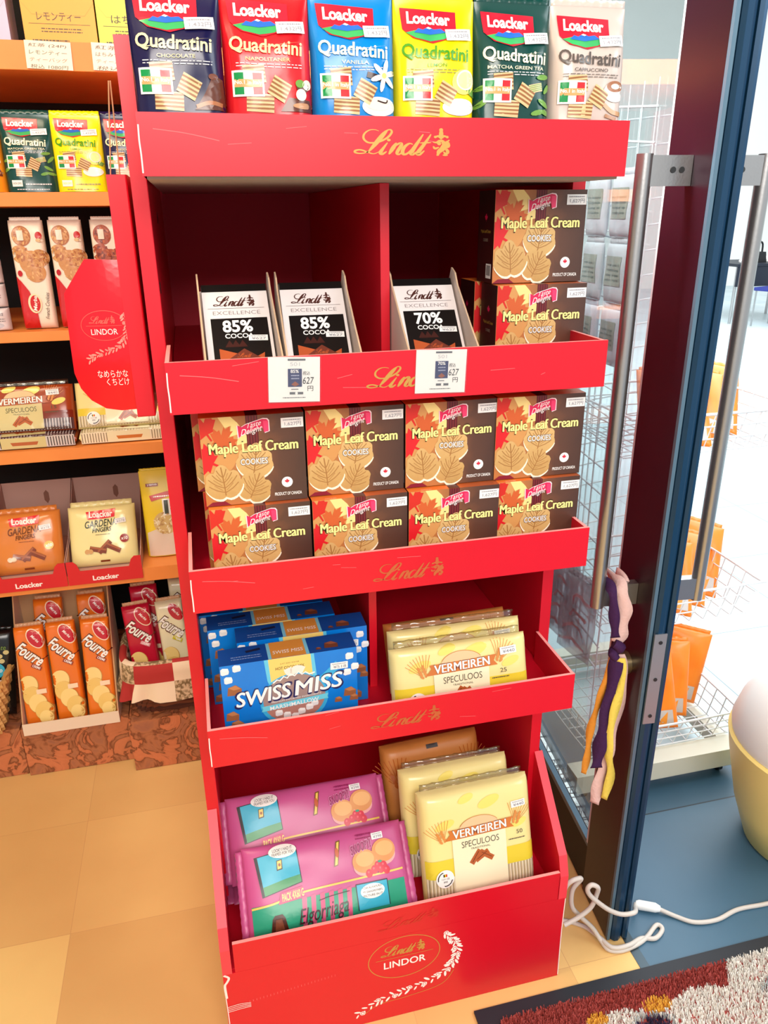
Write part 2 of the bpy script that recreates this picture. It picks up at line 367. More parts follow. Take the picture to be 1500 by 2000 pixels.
# ------------------------------------------------------------------ script logo drawn with pen strokes (about 2.5 wide, 1 high)
def script_logo(m, weight=0.075, crest=True):
    a = Art(); S = lambda P, w=1.0: a.stroke(P, weight * w, m, 1, taper=True, n=5)
    def px(P, w=1.0, n=5): a.stroke([((x - 90) / 248, (320 - y) / 240) for x, y in P], weight * w, m, 1, taper=True, n=n)
    px([(284, 108), (250, 97), (205, 104), (168, 138), (165, 182), (205, 214), (280, 207), (350, 168), (385, 122), (378, 97), (350, 102), (312, 145), (300, 160)], .75)
    px([(352, 100), (318, 140), (255, 225), (200, 296)], 1.5); px([(222, 275), (185, 302), (130, 312), (94, 302), (100, 285), (140, 280), (195, 300), (242, 314), (292, 290)], .75)
    px([(352, 212), (312, 272), (296, 302), (310, 316), (345, 292)], 1.2); a.ell((362 - 90) / 248, (320 - 188) / 240, .062, .052, m, 1, 12)
    px([(424, 212), (395, 262), (362, 318)], 1.3); px([(385, 275), (425, 232), (456, 216), (462, 236), (435, 285), (428, 310), (445, 318), (482, 288)], 1.1)
    px([(556, 226), (528, 218), (490, 248), (472, 292), (484, 318), (515, 306), (548, 266)], 1.1); px([(640, 132), (600, 200), (556, 276), (542, 306), (556, 318), (592, 290)], 1.35)
    px([(703, 132), (660, 205), (608, 284), (594, 310), (612, 318), (650, 282)], 1.35); px([(610, 212), (660, 210), (706, 207)], .8)
    if crest:
        for P, w in ((((785, 178), (786, 130), (785, 84)), 1.3), (((735, 160), (765, 148), (785, 172)), 1.0), (((838, 158), (808, 148), (786, 172)), 1.0), (((718, 202), (750, 206), (785, 190), (820, 206), (856, 182)), 1.2), (((790, 190), (812, 225), (800, 262), (770, 290), (762, 322)), 1.8),
                     (((722, 240), (738, 262), (770, 248)), .9), (((845, 200), (842, 240), (810, 250)), 1.4), (((800, 262), (830, 268), (842, 296), (822, 308), (808, 290)), 1.1), (((748, 322), (772, 320)), .9), (((800, 322), (845, 322)), 1.0)): px(P, w, 4)
        for x, y, rr in ((785, 92, .07), (738, 156, .05), (836, 156, .05), (770, 216, .07), (826, 214, .08)): a.ell((x - 90) / 248, (320 - y) / 240, rr, rr, m, 1, 8)
    return a
def sprig(path, leafm, size, nleaf, seed=3, berries=True):
    a = Art(); r = random.Random(seed); Q = smooth_path([(p[0], p[1], 0) for p in path], 8); N = len(Q)
    for k in range(nleaf):
        i = int(k / nleaf * (N - 2)); d = (Q[i + 1] - Q[i]).normalized(); ang = math.atan2(d.y, d.x)
        side = 1 if k % 2 else -1; aa = ang + side * r.uniform(.5, 1.0); L = size * r.uniform(.75, 1.15)
        cx = Q[i].x + math.cos(aa) * L * .9; cy = Q[i].y + math.sin(aa) * L * .9
        a.ell(cx, cy, L * .75, L * .26, leafm, 1, 8, aa)
        if berries and k % 5 == 2:
            bx = Q[i].x - math.sin(ang) * side * -size * .4; by = Q[i].y + math.cos(ang) * side * -size * .4
            a.ell(bx, by, size * .6, size * .6, leafm, 2, 12); a.ell(bx, by, size * .42, size * .42, RED, 3, 12); a.ell(bx, by, size * .3, size * .3, leafm, 4, 10)
    return a

# ------------------------------------------------------------------ the red card display stand
FY = 0.935                      # plane of all the tray fronts
stand = thing('display_stand', 'tall red cardboard floor display with five tiers of sweets and a gold script logo', 'display stand', (0, 0, 0))
for x0, x1, nm in ((-0.0595, -0.0395, 'l'), (0.5435, 0.5635, 'r')):
    b = MB(); b.box(x0, x1, 1.075, 1.72, 0.2075, 1.594, RED, left=REDIN if nm == 'r' else None)
    b.build('side_panel', stand, bevel=0.0012)
b = MB(); b.box(-0.0395, 0.5435, 1.70, 1.72, 0.2075, 1.50, mat('dark_red_back_card', (196, 8, 48), 0.6)); b.build('back_panel', stand)
def tray(zf, zt, name='tray', wing_back=1.0745, under=None):
    m = MB(); x0, x1 = -0.0385, 0.5425; t = 0.005; u = under or REDIN
    m.box(x0, x1, FY + t, 1.699, zf, zf + 0.004, REDIN)
    m.box(x0, x1, FY, FY + t, zf - 0.001, zt, RED, top=EDGE)
    for a, c in ((x0, x0 + t), (x1 - t, x1)): m.box(a, c, FY + t, wing_back, zf, zt - 0.001, RED, top=EDGE, left=REDIN)
    if under: m.box(x0 + .004, x1 - .004, FY + .012, 1.69, zf - 0.0035, zf - 0.0005, under)
    # scuffed corner and a few scratches that show the white board
    a = Art(); sc = mat('scratched_card', (246, 104, 108), 0.6); wh = mat('torn_card', (248, 226, 220), 0.8)
    r = random.Random(int(zf * 1000)); zm = (zf + zt) / 2
    a.stroke([(x0 + .001, zf + .002), (x0 + .0012, zf + .02), (x0 + .0008, zf + .034), (x0 + .0014, zt - .012)], .0016, wh, 1, n=3)
    a.stroke([(x0 + .016, zt - .016), (x0 + .05, zt - .020), (x0 + .085, zt - .027)], .0009, sc, 1)
    for k in range(5):
        x = r.uniform(x0 + .05, x1 - .03); z = r.uniform(zf + .012, zt - .004)
        a.stroke([(x, z), (x + r.uniform(.006, .035), z + r.uniform(-.004, .004))], .0006, sc, 1, n=2)
    m.art(a, lambda u_, v_, h: (u_, FY - h, v_))
    return m.build(name, stand)
def tray_logo(tr, m, x0, z0, wd, ht, skew=0.0):
    b = MB(); a = Art(); a.add(script_logo(m), x0, z0, wd / 3.1, ht, 0, 0, skew); b.art(a, lambda u, v, h: (u, FY - h - .0002, v)); o = b.build('script_logo', tr); return o
T1 = tray(1.4375, 1.499, under=GREYCARD); tray_logo(T1, GOLD, 0.197, 1.4595, 0.114, 0.0275)
T2 = tray(1.1715, 1.234); tray_logo(T2, GOLD, 0.207, 1.188, 0.114, 0.028)
T3 = tray(0.8965, 0.9585); tray_logo(T3, GOLDFADE, 0.2117, 0.911, 0.103, 0.0275)
T4 = tray(0.637, 0.702); tray_logo(T4, GOLDFADE, 0.2041, 0.659, 0.111, 0.0265)
# raised floor of the top tray
b = MB(); b.box(-0.033, 0.537, FY + 0.0055, 1.70, 1.442, 1.472, REDIN); b.build('raised_floor', T1)
for zb, zt, x, nm in ((1.1756, 1.4335, 0.265, 'divider'), (0.6412, 0.895, 0.2395, 'divider')):
    b = MB(); b.box(x - 0.0065, x + 0.0065, 1.068, 1.699, zb, zt, RED, left=mat('divider_face_card', (206, 8, 34), 0.5)); b.build(nm, stand, bevel=0.001)
# sloping bin at the bottom and the plinth with the large logo
m = MB(); m.box(-0.0385, 0.5525, FY, FY + .006, 0.2072, 0.272, RED, top=EDGE)
for a, c in ((-0.0595, -0.0435), (0.5535, 0.5695)):
    m.prism([(FY - .001, 0.2075), (FY - .001, 0.262), (FY + .012, 0.300), (1.0745, 0.435), (1.0745, 0.2075)], 'x', a, c, RED, side=mat('bin_edge_card', (236, 62, 76), 0.45))
m.box(-0.0435, 0.5535, FY + .006, 1.699, 0.2072, 0.2105, REDIN)
bin_ = m.build('bin', stand)
tray_logo(bin_, mat('worn_gold_print', (200, 44, 36), 0.45), 0.21, 0.226, 0.11, 0.022, 0.08)
b = MB(); b.box(-0.0595, 0.5695, FY, 1.72, 0.0, 0.2068, RED)
a = Art(); wh = MATS['torn_card']
a.stroke([(-.058, .206), (-.050, .198), (-.054, .188), (-.058, .180), (-.057, .150)], .004, wh, 1, n=3)
a.stroke([(-.0585, .150), (-.0575, .09), (-.058, .04)], .0015, wh, 1, n=3)
for k in range(26): a.rect(-.02 + k * .006, .128 + k * .0006, -.0192 + k * .006, .133 + k * .0006, MATS['scratched_card'], 1)
for k in range(4): a.stroke([(-.058, .128 - k * .004), (-.035, .130 - k * .004), (-.018, .127 - k * .003)], .0012, wh, 1, n=3)
a.stroke([(.5685, .205), (.5675, .12), (.569, .004)], .0018, wh, 1, n=3)
b.art(a, lambda u, v, h: (u, FY - h, v)); base = b.build('plinth', stand, bevel=0.001)
b = MB(); a = Art()
a.stroke([(.2575 + .0665 * math.cos(t * .2618), .152 + .050 * math.sin(t * .2618)) for t in range(24)], .0016, GOLD, 1, closed=True, n=3)
a.add(script_logo(GOLD, .09), .2145, .161, .026, .025, dl=0, skew=.0)
a.rect(.2045, .1535, .3115, .1545, GOLD, 1); a.text('LINDOR', .2195, .1305, .297, .1465, WHITE, 1, off=.015)
a.add(sprig([(.332, .186), (.350, .165), (.357, .135), (.348, .105), (.318, .080), (.268, .0655), (.209, .052), (.163, .024)], WHITE, .0085, 64))
a.stroke([(.3525, .088), (.329, .058), (.268, .047), (.209, .043), (.1815, .026)], .0012, GOLD, 1)
b.art(a, lambda u, v, h: (u, FY - h, v)); b.build('oval_logo', base)
# black slot holes in the side panels
HOLE = mat('black_slot', (6, 4, 5), 0.9)
m = MB(); m.tube([(-0.0394, 1.32, 1.392), (-0.0389, 1.32, 1.392)], 0.0085, HOLE, 14); m.build('slot_hole', stand)
m = MB(); m.box(-0.0394, -0.0389, 1.10, 1.112, 1.298, 1.312, HOLE); m.build('slot_hole', stand)
m = MB(); m.box(0.5429, 0.5434, 1.13, 1.22, 0.862, 0.872, HOLE); m.build('slot_hole', stand)

# hanging side display on the left panel
side = thing('hanging_display', 'narrow red side display hanging by strings on the left of the red stand', 'display', (0, 0, 0))
m = MB(); m.box(-0.094, -0.068, 1.15, 1.50, 1.118, 1.447, RED); m.build('frame', side, bevel=0.002)
P = [(-0.0925, 1.128), (-0.116, 1.127), (-0.138, 1.131), (-0.157, 1.144), (-0.169, 1.162), (-0.1745, 1.185), (-0.173, 1.24), (-0.1715, 1.296), (-0.1385, 1.341), (-0.0925, 1.339)]
m = MB()
def flapmap(u, v, h):
    k = (u + .0925) / -.082; return (u, 1.163 + .012 * k * k - .010 * math.sin(math.pi * min(1, max(0, (v - 1.127) / .215))) - h, v)
FLAP = mat('glossy_red_flap', (222, 12, 34), 0.16)
fa = Art(); fa.poly(P, FLAP, 0); m.art(fa, flapmap, .012, base=0.0008)
m.art(fa, lambda u, v, h: flapmap(u, v, -h - .0012), .012, base=0.0)
n = len(P)
for i in range(n):
    p, q = P[i], P[(i + 1) % n]; m.add([flapmap(*p, .0008), flapmap(*q, .0008), flapmap(*q, -.0012), flapmap(*p, -.0012)], [(0, 1, 2, 3)], EDGE)
a = Art(); PINKG = mat('pale_pink_print', (240, 150, 140), 0.4)
a.stroke([(-.1235 + .031 * math.cos(t * .2618), 1.252 + .0205 * math.sin(t * .2618)) for t in range(24)], .0008, mat('foil_outline', (230, 90, 80), 0.4), 1, closed=True, n=3)
a.add(script_logo(MATS['foil_outline'], .09, True), -.143, 1.255, .0112, .0105); a.rect(-.148, 1.2515, -.099, 1.2521, MATS['foil_outline'], 1)
a.text('LINDOR', -.142, 1.2395, -.106, 1.2475, WHITE, 1, off=.0)
a.add(sprig([(-.0955, 1.268), (-.094, 1.25), (-.098, 1.232), (-.114, 1.219), (-.136, 1.212), (-.151, 1.203)], PINKG, .0045, 40, 5))
a.text('なめらかな', -.142, 1.178, -.1, 1.1885, WHITE, 1); a.text('くちどけ', -.131, 1.166, -.0995, 1.1765, WHITE, 1)
m.art(a, flapmap, .01, base=.0012); m.build('rounded_flap', side)
for xa, xb in ((-0.0735, -0.0885), (-0.0715, -0.0765)):
    m = MB(); m.tube([(xa, 1.120, 1.552), (xb, 1.156, 1.445)], 0.0009, mat('tan_string', (206, 164, 124), 0.8), 6); m.build('string', side)

# ------------------------------------------------------------------ soft packs
def pack(w, h, T, kind, body, back=None, crinkle=0.0008, seed=0, nu=17, nv=19):
    """a filled bag or pillow pack, origin at the middle of its foot, front towards -Y; returns (builder, map for artwork)"""
    r = random.Random(seed); ph = [r.uniform(0, 6) for _ in range(4)]
    def g(u): return max(0.0, 1 - abs(2 * u / w) ** (5 if kind != 'brick' else 14)) ** 0.5
    def k(v):
        t = min(1, max(0, v / h))
        if kind == 'pouch':
            if t < 0.55: return 1.0
            x = (t - 0.55) / 0.45; return 1 - 0.93 * (x * x * (3 - 2 * x))
        return max(0.0, 1 - abs(2 * t - 1) ** (5 if kind == 'pillow' else 14)) ** 0.5
    def cr(u, v): return crinkle * (math.sin(70 * u / w * .1 + 9 * v / h + ph[0]) + math.sin(14 * u / w - 11 * v / h + ph[1]) * .6 + math.sin(23 * u / w + 5 * v / h + ph[2]) * .35)
    def yf(u, v): gk = g(u) * k(v); return -T * gk - cr(u, v) * min(1, gk * 1.2)
    def mp(u, v, hh): return (u, yf(u, v) - hh, v)
    us = [w / 2 * math.sin(math.pi / 2 * (2 * i / (nu - 1) - 1)) for i in range(nu)]
    vs_ = [h * (0.5 - 0.5 * math.cos(math.pi * j / (nv - 1))) for j in range(nv)]
    m = MB(); m.grid(nu, nv, lambda i, j: (us[i], yf(us[i], vs_[j]), vs_[j]), body)
    m.grid(nu, nv, lambda i, j: (us[nu - 1 - i], -yf(us[nu - 1 - i], vs_[j]) - 2e-5, vs_[j]), back or body)
    if kind == 'pouch':
        V = [(u, yf(u, 0), 0) for u in us] + [(u, -yf(u, 0), 0) for u in reversed(us)]; m.add(V, [tuple(range(len(V) - 1, -1, -1))], back or body)
    return m, mp
def seal(parent, w, z0, z1, mt, name='crimped_seal', horizontal=True, x=0.0, wav=0.0008, n=25):
    m = MB()
    if horizontal: m.grid(n, 3, lambda i, j: (x - w / 2 + w * i / (n - 1), wav * math.sin(i * 1.9 + j), z0 + (z1 - z0) * j / 2 + (0.0006 * (i % 2) if j == 2 else 0)), mt)
    else: m.grid(3, n, lambda i, j: (x + w * i / 2 - (0.0008 * (j % 2) if i == (2 if w > 0 else 2) else 0), wav * math.sin(j * 1.9 + i), z0 + (z1 - z0) * j / (n - 1)), mt)
    o = m.build(name, parent, smooth=True); sm = o.modifiers.new('thickness', 'SOLIDIFY'); sm.thickness = 0.0004; sm.offset = 0
    return o
def wafer(a, cx, cy, w, h, rot, top, lines, L=2):
    c, d = math.cos(rot), math.sin(rot); q = lambda x, y: (cx + x * c - y * d, cy + x * d + y * c)
    a.poly([q(-w / 2, -h / 2), q(w / 2, -h / 2), q(w / 2, h / 2), q(-w / 2, h / 2)], top, L)
    for k in range(4): y = -h / 2 + h * (k + .6) / 4.6; a.poly([q(-w / 2, y), q(w / 2, y + h * .04), q(w / 2, y + h * .14), q(-w / 2, y + h * .10)], lines, L + 1)
CREAMW = ink((222, 190, 140), 'g'); BROWNW = ink((150, 100, 58), 'g'); TANW = ink((206, 164, 104), 'g')
GREENF = ink((20, 140, 72), 'g'); REDF = ink((206, 40, 48), 'g'); WHG = ink((246, 244, 238), 'g'); LOGORED = ink((222, 32, 54), 'g')
def badge(a, x, y, w, h, L=4):
    a.rect(x, y, x + w, y + h, WHG, L); b = w * .06
    for i, c in enumerate((GREENF, WHG, REDF)): a.rect(x + b + i * (w - 2 * b) / 3, y + b, x + b + (i + 1) * (w - 2 * b) / 3, y + h - b, c, L + 1)
    a.rect(x + b, y + h * .36, x + w - b, y + h * .66, TANW, L + 2); a.text('No.1 in Italy', x + w * .07, y + h * .42, x + w * .93, y + h * .62, WHG, L + 3, off=.02)
def wafer_logo(a, cx, y0, w, h, L=2):
    """red shield with white lettering over a small mountain view"""
    P = [(cx - w * .5, y0 + h), (cx + w * .5, y0 + h * .93), (cx + w * .49, y0 + h * .42), (cx + w * .38, y0 + h * .16), (cx + w * .05, y0), (cx - w * .3, y0 + h * .14), (cx - w * .47, y0 + h * .4)]
    a.poly(P, LOGORED, L)
    a.poly([(cx - w * .42, y0 + h * .30), (cx - w * .2, y0 + h * .38), (cx + w * .1, y0 + h * .36), (cx + w * .42, y0 + h * .28), (cx + w * .25, y0 + h * .12), (cx, y0 + h * .05), (cx - w * .25, y0 + h * .14)], ink((60, 170, 96), 'g'), L + 1)
    a.poly([(cx - w * .28, y0 + h * .30), (cx - w * .2, y0 + h * .42), (cx - w * .12, y0 + h * .38), (cx - w * .02, y0 + h * .47), (cx + w * .08, y0 + h * .40), (cx + w * .2, y0 + h * .43), (cx + w * .3, y0 + h * .32), (cx, y0 + h * .24)], ink((40, 104, 196), 'g'), L + 2)
    a.poly([(cx - w * .06, y0 + h * .43), (cx - w * .02, y0 + h * .47), (cx + w * .04, y0 + h * .43), (cx, y0 + h * .40)], WHG, L + 3)
    a.text('Loacker', cx - w * .38, y0 + h * .55, cx + w * .38, y0 + h * .87, WHG, L + 2, off=.035, skew=-.02)
def make_pouch(label, body, titlec, flavour, extra, loc, rot=(0, 0, 0), group=None, wafl=BROWNW, fine=None, seed=1, h=.15, w=.1, price=True):
    t = thing('wafer_pouch', label, 'wafer pouch', loc, rot, group)
    bm = ink(body, 'g'); m, mp = pack(w, h, .021, 'pouch', bm, crinkle=.0011, seed=seed)
    a = Art(); f = fine or ink((220, 220, 224), 'g'); tc = ink(titlec, 'g')
    wafer_logo(a, -.008, .103, .066, .037)
    a.text('Quadratini', -.041, .0845, .037, .1005, tc, 4, .08, .02, -.05)
    wdt = .0022 * len(flavour); a.text(flavour, -wdt - .001, .079, wdt - .001, .0825, tc, 3, off=.008)
    scatter_lines(a, -.036, .0725, .036, .0778, f, 2, 2, .6, seed)
    wafer(a, -.017, .066, .024, .018, .08, CREAMW, wafl, 2); wafer(a, .010, .052, .021, .02, -.5, CREAMW, wafl, 4); wafer(a, -.012, .038, .03, .018, -.06, CREAMW, wafl, 2)
    for e in extra: e(a)
    badge(a, -.041, .044, .034, .025, 6)
    a.rect(-.038, .010, -.018, .022, WHG, 3); a.text('NON GMO', -.036, .014, -.020, .018, bm, 4); scatter_lines(a, -.012, .012, .038, .018, f, 3, 1, .7, seed + 3); scatter_lines(a, -.03, .003, .032, .007, f, 3, 1, .7, seed + 5)
    m.art(a, mp, .008, base=.0005); m.build('pouch_body', t, smooth=True)
    seal(t, w * .985, h - .0045, h + .008, bm)
    if price: sticker(t, .026, .113, .031, .012, mp, '1,432円', .06, seed)
    return t
BRN = ink((96, 52, 38), 'g'); CRM = ink((240, 232, 214), 'g'); LEAFG = ink((110, 160, 70), 'g'); LEM = ink((246, 232, 120), 'g'); DKB = ink((52, 26, 26), 'g')
ex_choc = [lambda a: a.poly([(.014, .030), (.048, .030), (.046, .060), (.036, .064), (.026, .046)], BRN, 3), lambda a: a.stroke([(.016, .033), (.03, .037), (.044, .035)], .004, ink((170, 110, 70), 'g'), 4), lambda a: a.ell(.036, .062, .005, .003, ink((120, 72, 56), 'g'), 4)]
ex_nap = [lambda a: a.ell(.036, .055, .007, .006, BRN, 5), lambda a: a.ell(.033, .058, .005, .004, LEAFG, 6), lambda a: a.ell(.041, .057, .005, .005, CRM, 6), lambda a: a.ell(.034, .047, .006, .006, CRM, 6), lambda a: a.poly([(.010, .030), (.046, .030), (.044, .042), (.02, .044)], BRN, 3), lambda a: a.ell(.036, .036, .012, .003, ink((200, 150, 110), 'g'), 4)]
def flower(a, x, y, r):
    for k in range(6): t = k * math.pi / 3 + .3; a.ell(x + math.cos(t) * r * .6, y + math.sin(t) * r * .6, r * .6, r * .2, WHG, 6, 10, t)
    a.ell(x, y, r * .2, r * .2, LEM, 7)
ex_van = [lambda a: a.stroke([(.012, .069), (.024, .066), (.036, .064)], .006, DKB, 4), lambda a: flower(a, .032, .068, .014), lambda a: a.ell(.026, .037, .020, .010, WHG, 3), lambda a: a.ell(.026, .039, .016, .006, CRM, 4), lambda a: a.stroke([(.024, .043), (.034, .041), (.036, .044)], .0015, DKB, 5)]
ex_lem = [lambda a: a.ell(.031, .064, .014, .013, LEM, 3), lambda a: a.ell(.033, .066, .011, .0105, CRM, 4), lambda a: a.ell(.033, .066, .009, .0085, ink((250, 240, 160), 'g'), 5), lambda a: a.ell(.042, .054, .009, .004, LEAFG, 3, 12, -.4), lambda a: a.ell(.026, .038, .020, .009, WHG, 3)]
ex_mat = [lambda a: [a.ell(x, y, .009, .003, LEAFG, 3, 10, r_) for x, y, r_ in ((-.040, .060, .3), (-.042, .043, .6), (.034, .072, .1), (.042, .061, .8), (.036, .044, -.5), (.028, .034, .2), (.040, .034, -.2))], lambda a: wafer(a, .024, .060, .018, .009, .2, CREAMW, LEAFG, 4)]
ex_cap = [lambda a: a.ell(.033, .058, .016, .011, WHG, 3), lambda a: a.ell(.033, .064, .012, .006, ink((160, 104, 70), 'g'), 4), lambda a: a.ell(.033, .064, .006, .003, CRM, 5), lambda a: a.stroke([(.018, .044), (.030, .036), (.044, .034)], .005, ink((190, 150, 110), 'g'), 4), lambda a: a.stroke([(.020, .032), (.036, .028)], .004, ink((170, 126, 92), 'g'), 4)]
PW = {'navy': ((22, 20, 66), (238, 226, 170), 'CHOCOLATE', ex_choc), 'red': ((214, 24, 34), (244, 222, 160), 'NAPOLITANER', ex_nap), 'blue': ((0, 132, 212), (244, 240, 200), 'VANILLA', ex_van),
      'yellow': ((246, 226, 12), (70, 150, 30), 'LEMON', ex_lem), 'green': ((10, 66, 60), (246, 240, 206), 'MATCHA GREEN TEA', ex_mat), 'beige': ((204, 190, 182), (84, 76, 72), 'CAPPUCCINO', ex_cap)}
G_TOP = 'wafer pouches along the top tray'
def pouch(k, label, loc, rot, group, seed, **kw):
    b, tc, fl_, ex = PW[k]; return make_pouch(label, b, tc, fl_, ex, loc, rot, group, seed=seed, fine=ink((150, 150, 90), 'g') if k in ('yellow',) else (ink((120, 110, 104), 'g') if k == 'beige' else None), **kw)
for k, x, y, rz, lab, sd in (('navy', .0105, .968, -.02, 'navy blue chocolate wafer pouch at the left end of the red top tray', 1), ('red', .1073, .970, .0, 'bright red hazelnut wafer pouch on the top tray beside the navy pouch', 2),
        ('blue', .2041, .970, .02, 'sky blue vanilla wafer pouch on the top tray', 3), ('yellow', .3009, .970, -.02, 'yellow lemon wafer pouch on the top tray of the red stand', 4),
        ('green', .3977, .970, .02, 'dark green matcha wafer pouch on the top tray of the red stand', 5), ('beige', .4938, .968, -.03, 'pale beige coffee wafer pouch at the right end of the red top tray', 6)):
    pouch(k, lab, (x, y, 1.4725), (R_(-2), 0, rz), G_TOP, sd, w=.0962)

# ------------------------------------------------------------------ maple cookie boxes
MW, MH, MD = 0.138, 0.1235, 0.062
def leaf_pts(cx, cy, s, rot=0.0, sx=1.0):
    H = [(0, 1), (.12, .76), (.24, .84), (.17, .42), (.36, .62), (.42, .50), (.64, .56), (.56, .36), (.68, .28), (.34, -.02), (.40, -.14), (.05, -.10), (.04, -.45)]
    P = H + [(-x, y) for x, y in reversed(H[1:])]; c, d = math.cos(rot), math.sin(rot)
    return [(cx + (x * c - y * d) * s * sx, cy + (x * d + y * c) * s) for x, y in P]
BISC = ramp_mat('printed_biscuit', [(0, (192, 150, 88)), (1, (222, 186, 124))], 'Z', 0.0, 0.1, .35, (60, .5)); BISV = ink((166, 118, 62)); CRW = ink((252, 240, 214))
def maple_biscuit(a, cx, cy, r, rot, L):
    P = [(0, 1.12), (.26, .98), (.42, .70), (.62, .74), (.86, .56), (.90, .22), (1.02, -.06), (.86, -.42), (.55, -.72), (.2, -.80), (0, -.70), (-.2, -.80), (-.55, -.72), (-.86, -.42), (-1.02, -.06), (-.90, .22), (-.86, .56), (-.62, .74), (-.42, .70), (-.26, .98)]
    Q = [p for p in smooth_path([(x, y, 0) for x, y in P], 2, True)]; c, d = math.cos(rot), math.sin(rot); q = lambda x, y: (cx + (x * c - y * d) * r, cy + (x * d + y * c) * r)
    a.poly([q(p.x * 1.0 + .02, p.y - .13) for p in Q], CRW, L); a.poly([q(p.x, p.y) for p in Q], BISC, L + 1)
    a.stroke([q(0, -.62), q(.02, .1), q(0, .98)], r * .07, BISV, L + 2, n=2)
    for s in (-1, 1):
        for y0, x1, y1 in ((-.45, .78, .02), (-.2, .76, .40), (.1, .52, .62), (.4, .26, .84)): a.stroke([q(.02, y0), q(s * x1 * .55, y0 + (y1 - y0) * .4), q(s * x1, y1)], r * .05, BISV, L + 2, n=2)
        for y0, x1, y1 in ((-.32, .5, .02), (-.05, .5, .34), (.25, .3, .6)): a.stroke([q(s * .1, y0), q(s * x1, y1)], r * .03, BISV, L + 2, sm=False)
def maple_front():
    a = Art(); W, H = MW, MH; U = lambda u: (u - .5) * W; V = lambda v: v * H
    LR = ink((206, 38, 26)); LO = ink((204, 94, 42)); LY = ink((244, 220, 142)); MAR = ink((88, 14, 24)); MARL = ink((128, 40, 44))
    a.poly([(U(0), V(.22)), (U(0), V(1)), (U(.28), V(1)), (U(.42), V(.72)), (U(.30), V(.45)), (U(.12), V(.2))], ink((208, 150, 86)), 1)
    ly = [(.18, 1), (.24, .88), (.30, .90), (.28, .78), (.36, .80), (.34, .68), (.45, .70), (.42, .58), (.54, .60), (.56, .48), (.50, .48), (.5, .66), (.42, .82), (.36, .93), (.30, 1)]
    a.poly([(U(u), V(v)) for u, v in ly], LY, 2)
    clip = lambda P: [(max(U(.002), p[0]), min(V(.998), max(V(.002), p[1]))) for p in P]
    a.poly(clip(leaf_pts(U(.06), V(.84), .030, .5)), LR, 3); a.poly(clip(leaf_pts(U(.19), V(.70), .028, -.5)), LO, 4); a.poly(clip(leaf_pts(U(.08), V(.50), .034, 1.1)), ink((214, 26, 34)), 5)
    a.rect(U(.44), V(.60), U(.555), V(1), MAR, 4)
    for k in range(4): a.rect(U(.452 + k * .027), V(.60), U(.460 + k * .027), V(1), MARL, 5)
    maple_biscuit(a, U(.50), V(.47), .0250, -.15, 6); maple_biscuit(a, U(.475), V(.175), .0235, -.40, 9); maple_biscuit(a, U(.185), V(.245), .0255, .1, 12)
    a.poly([(U(.0), V(0)), (U(.24), V(0)), (U(.18), V(.05)), (U(.06), V(.045))], ink((128, 12, 40)), 3)
    P = [(.36, .90), (.40, .88), (.44, .905), (.60, .955), (.64, .95), (.655, .93), (.655, .82), (.61, .805), (.60, .86), (.52, .84), (.40, .79), (.365, .765)]
    PK = ink((214, 30, 84)); cx, cy = U(.51), V(.865)
    a.poly([(cx + (U(u) - cx) * 1.07, cy + (V(v) - cy) * 1.12) for u, v in P], ink((250, 220, 226)), 16); a.poly([(U(u), V(v)) for u, v in P], PK, 17); a.poly([(U(.605), V(.935)), (U(.65), V(.935)), (U(.652), V(.815)), (U(.612), V(.81))], ink((236, 60, 110)), 18)
    a.text('Taste', U(.45), V(.878), U(.585), V(.932), WHITE, 19, .35, .0, .2); a.text('Delight', U(.385), V(.785), U(.595), V(.872), WHITE, 19, .35, .0, .2)
    a.otext('Maple Leaf Cream', U(.075), V(.560), U(.93), V(.715), ink((248, 238, 150)), ink((60, 44, 10)), 16, 0, .0, 0, .0010)
    for dx in (-.0006, .0006): a.text('Maple Leaf Cream', U(.075) + dx, V(.560), U(.93) + dx, V(.715), ink((248, 238, 150)), 17.2)
    a.otext('COOKIES', U(.365), V(.455), U(.625), V(.520), WHITE, ink((96, 96, 110)), 18, 0, .01, 0, .0004)
    a.ell(U(.805), V(.215), .0076, .0076, WHITE, 4, 22); a.poly(leaf_pts(U(.805), V(.215), .0050), ink((206, 24, 56)), 5); a.text('PRODUCT OF CANADA', U(.675), V(.062), U(.945), V(.098), WHITE, 4, .1, .015)
    return a
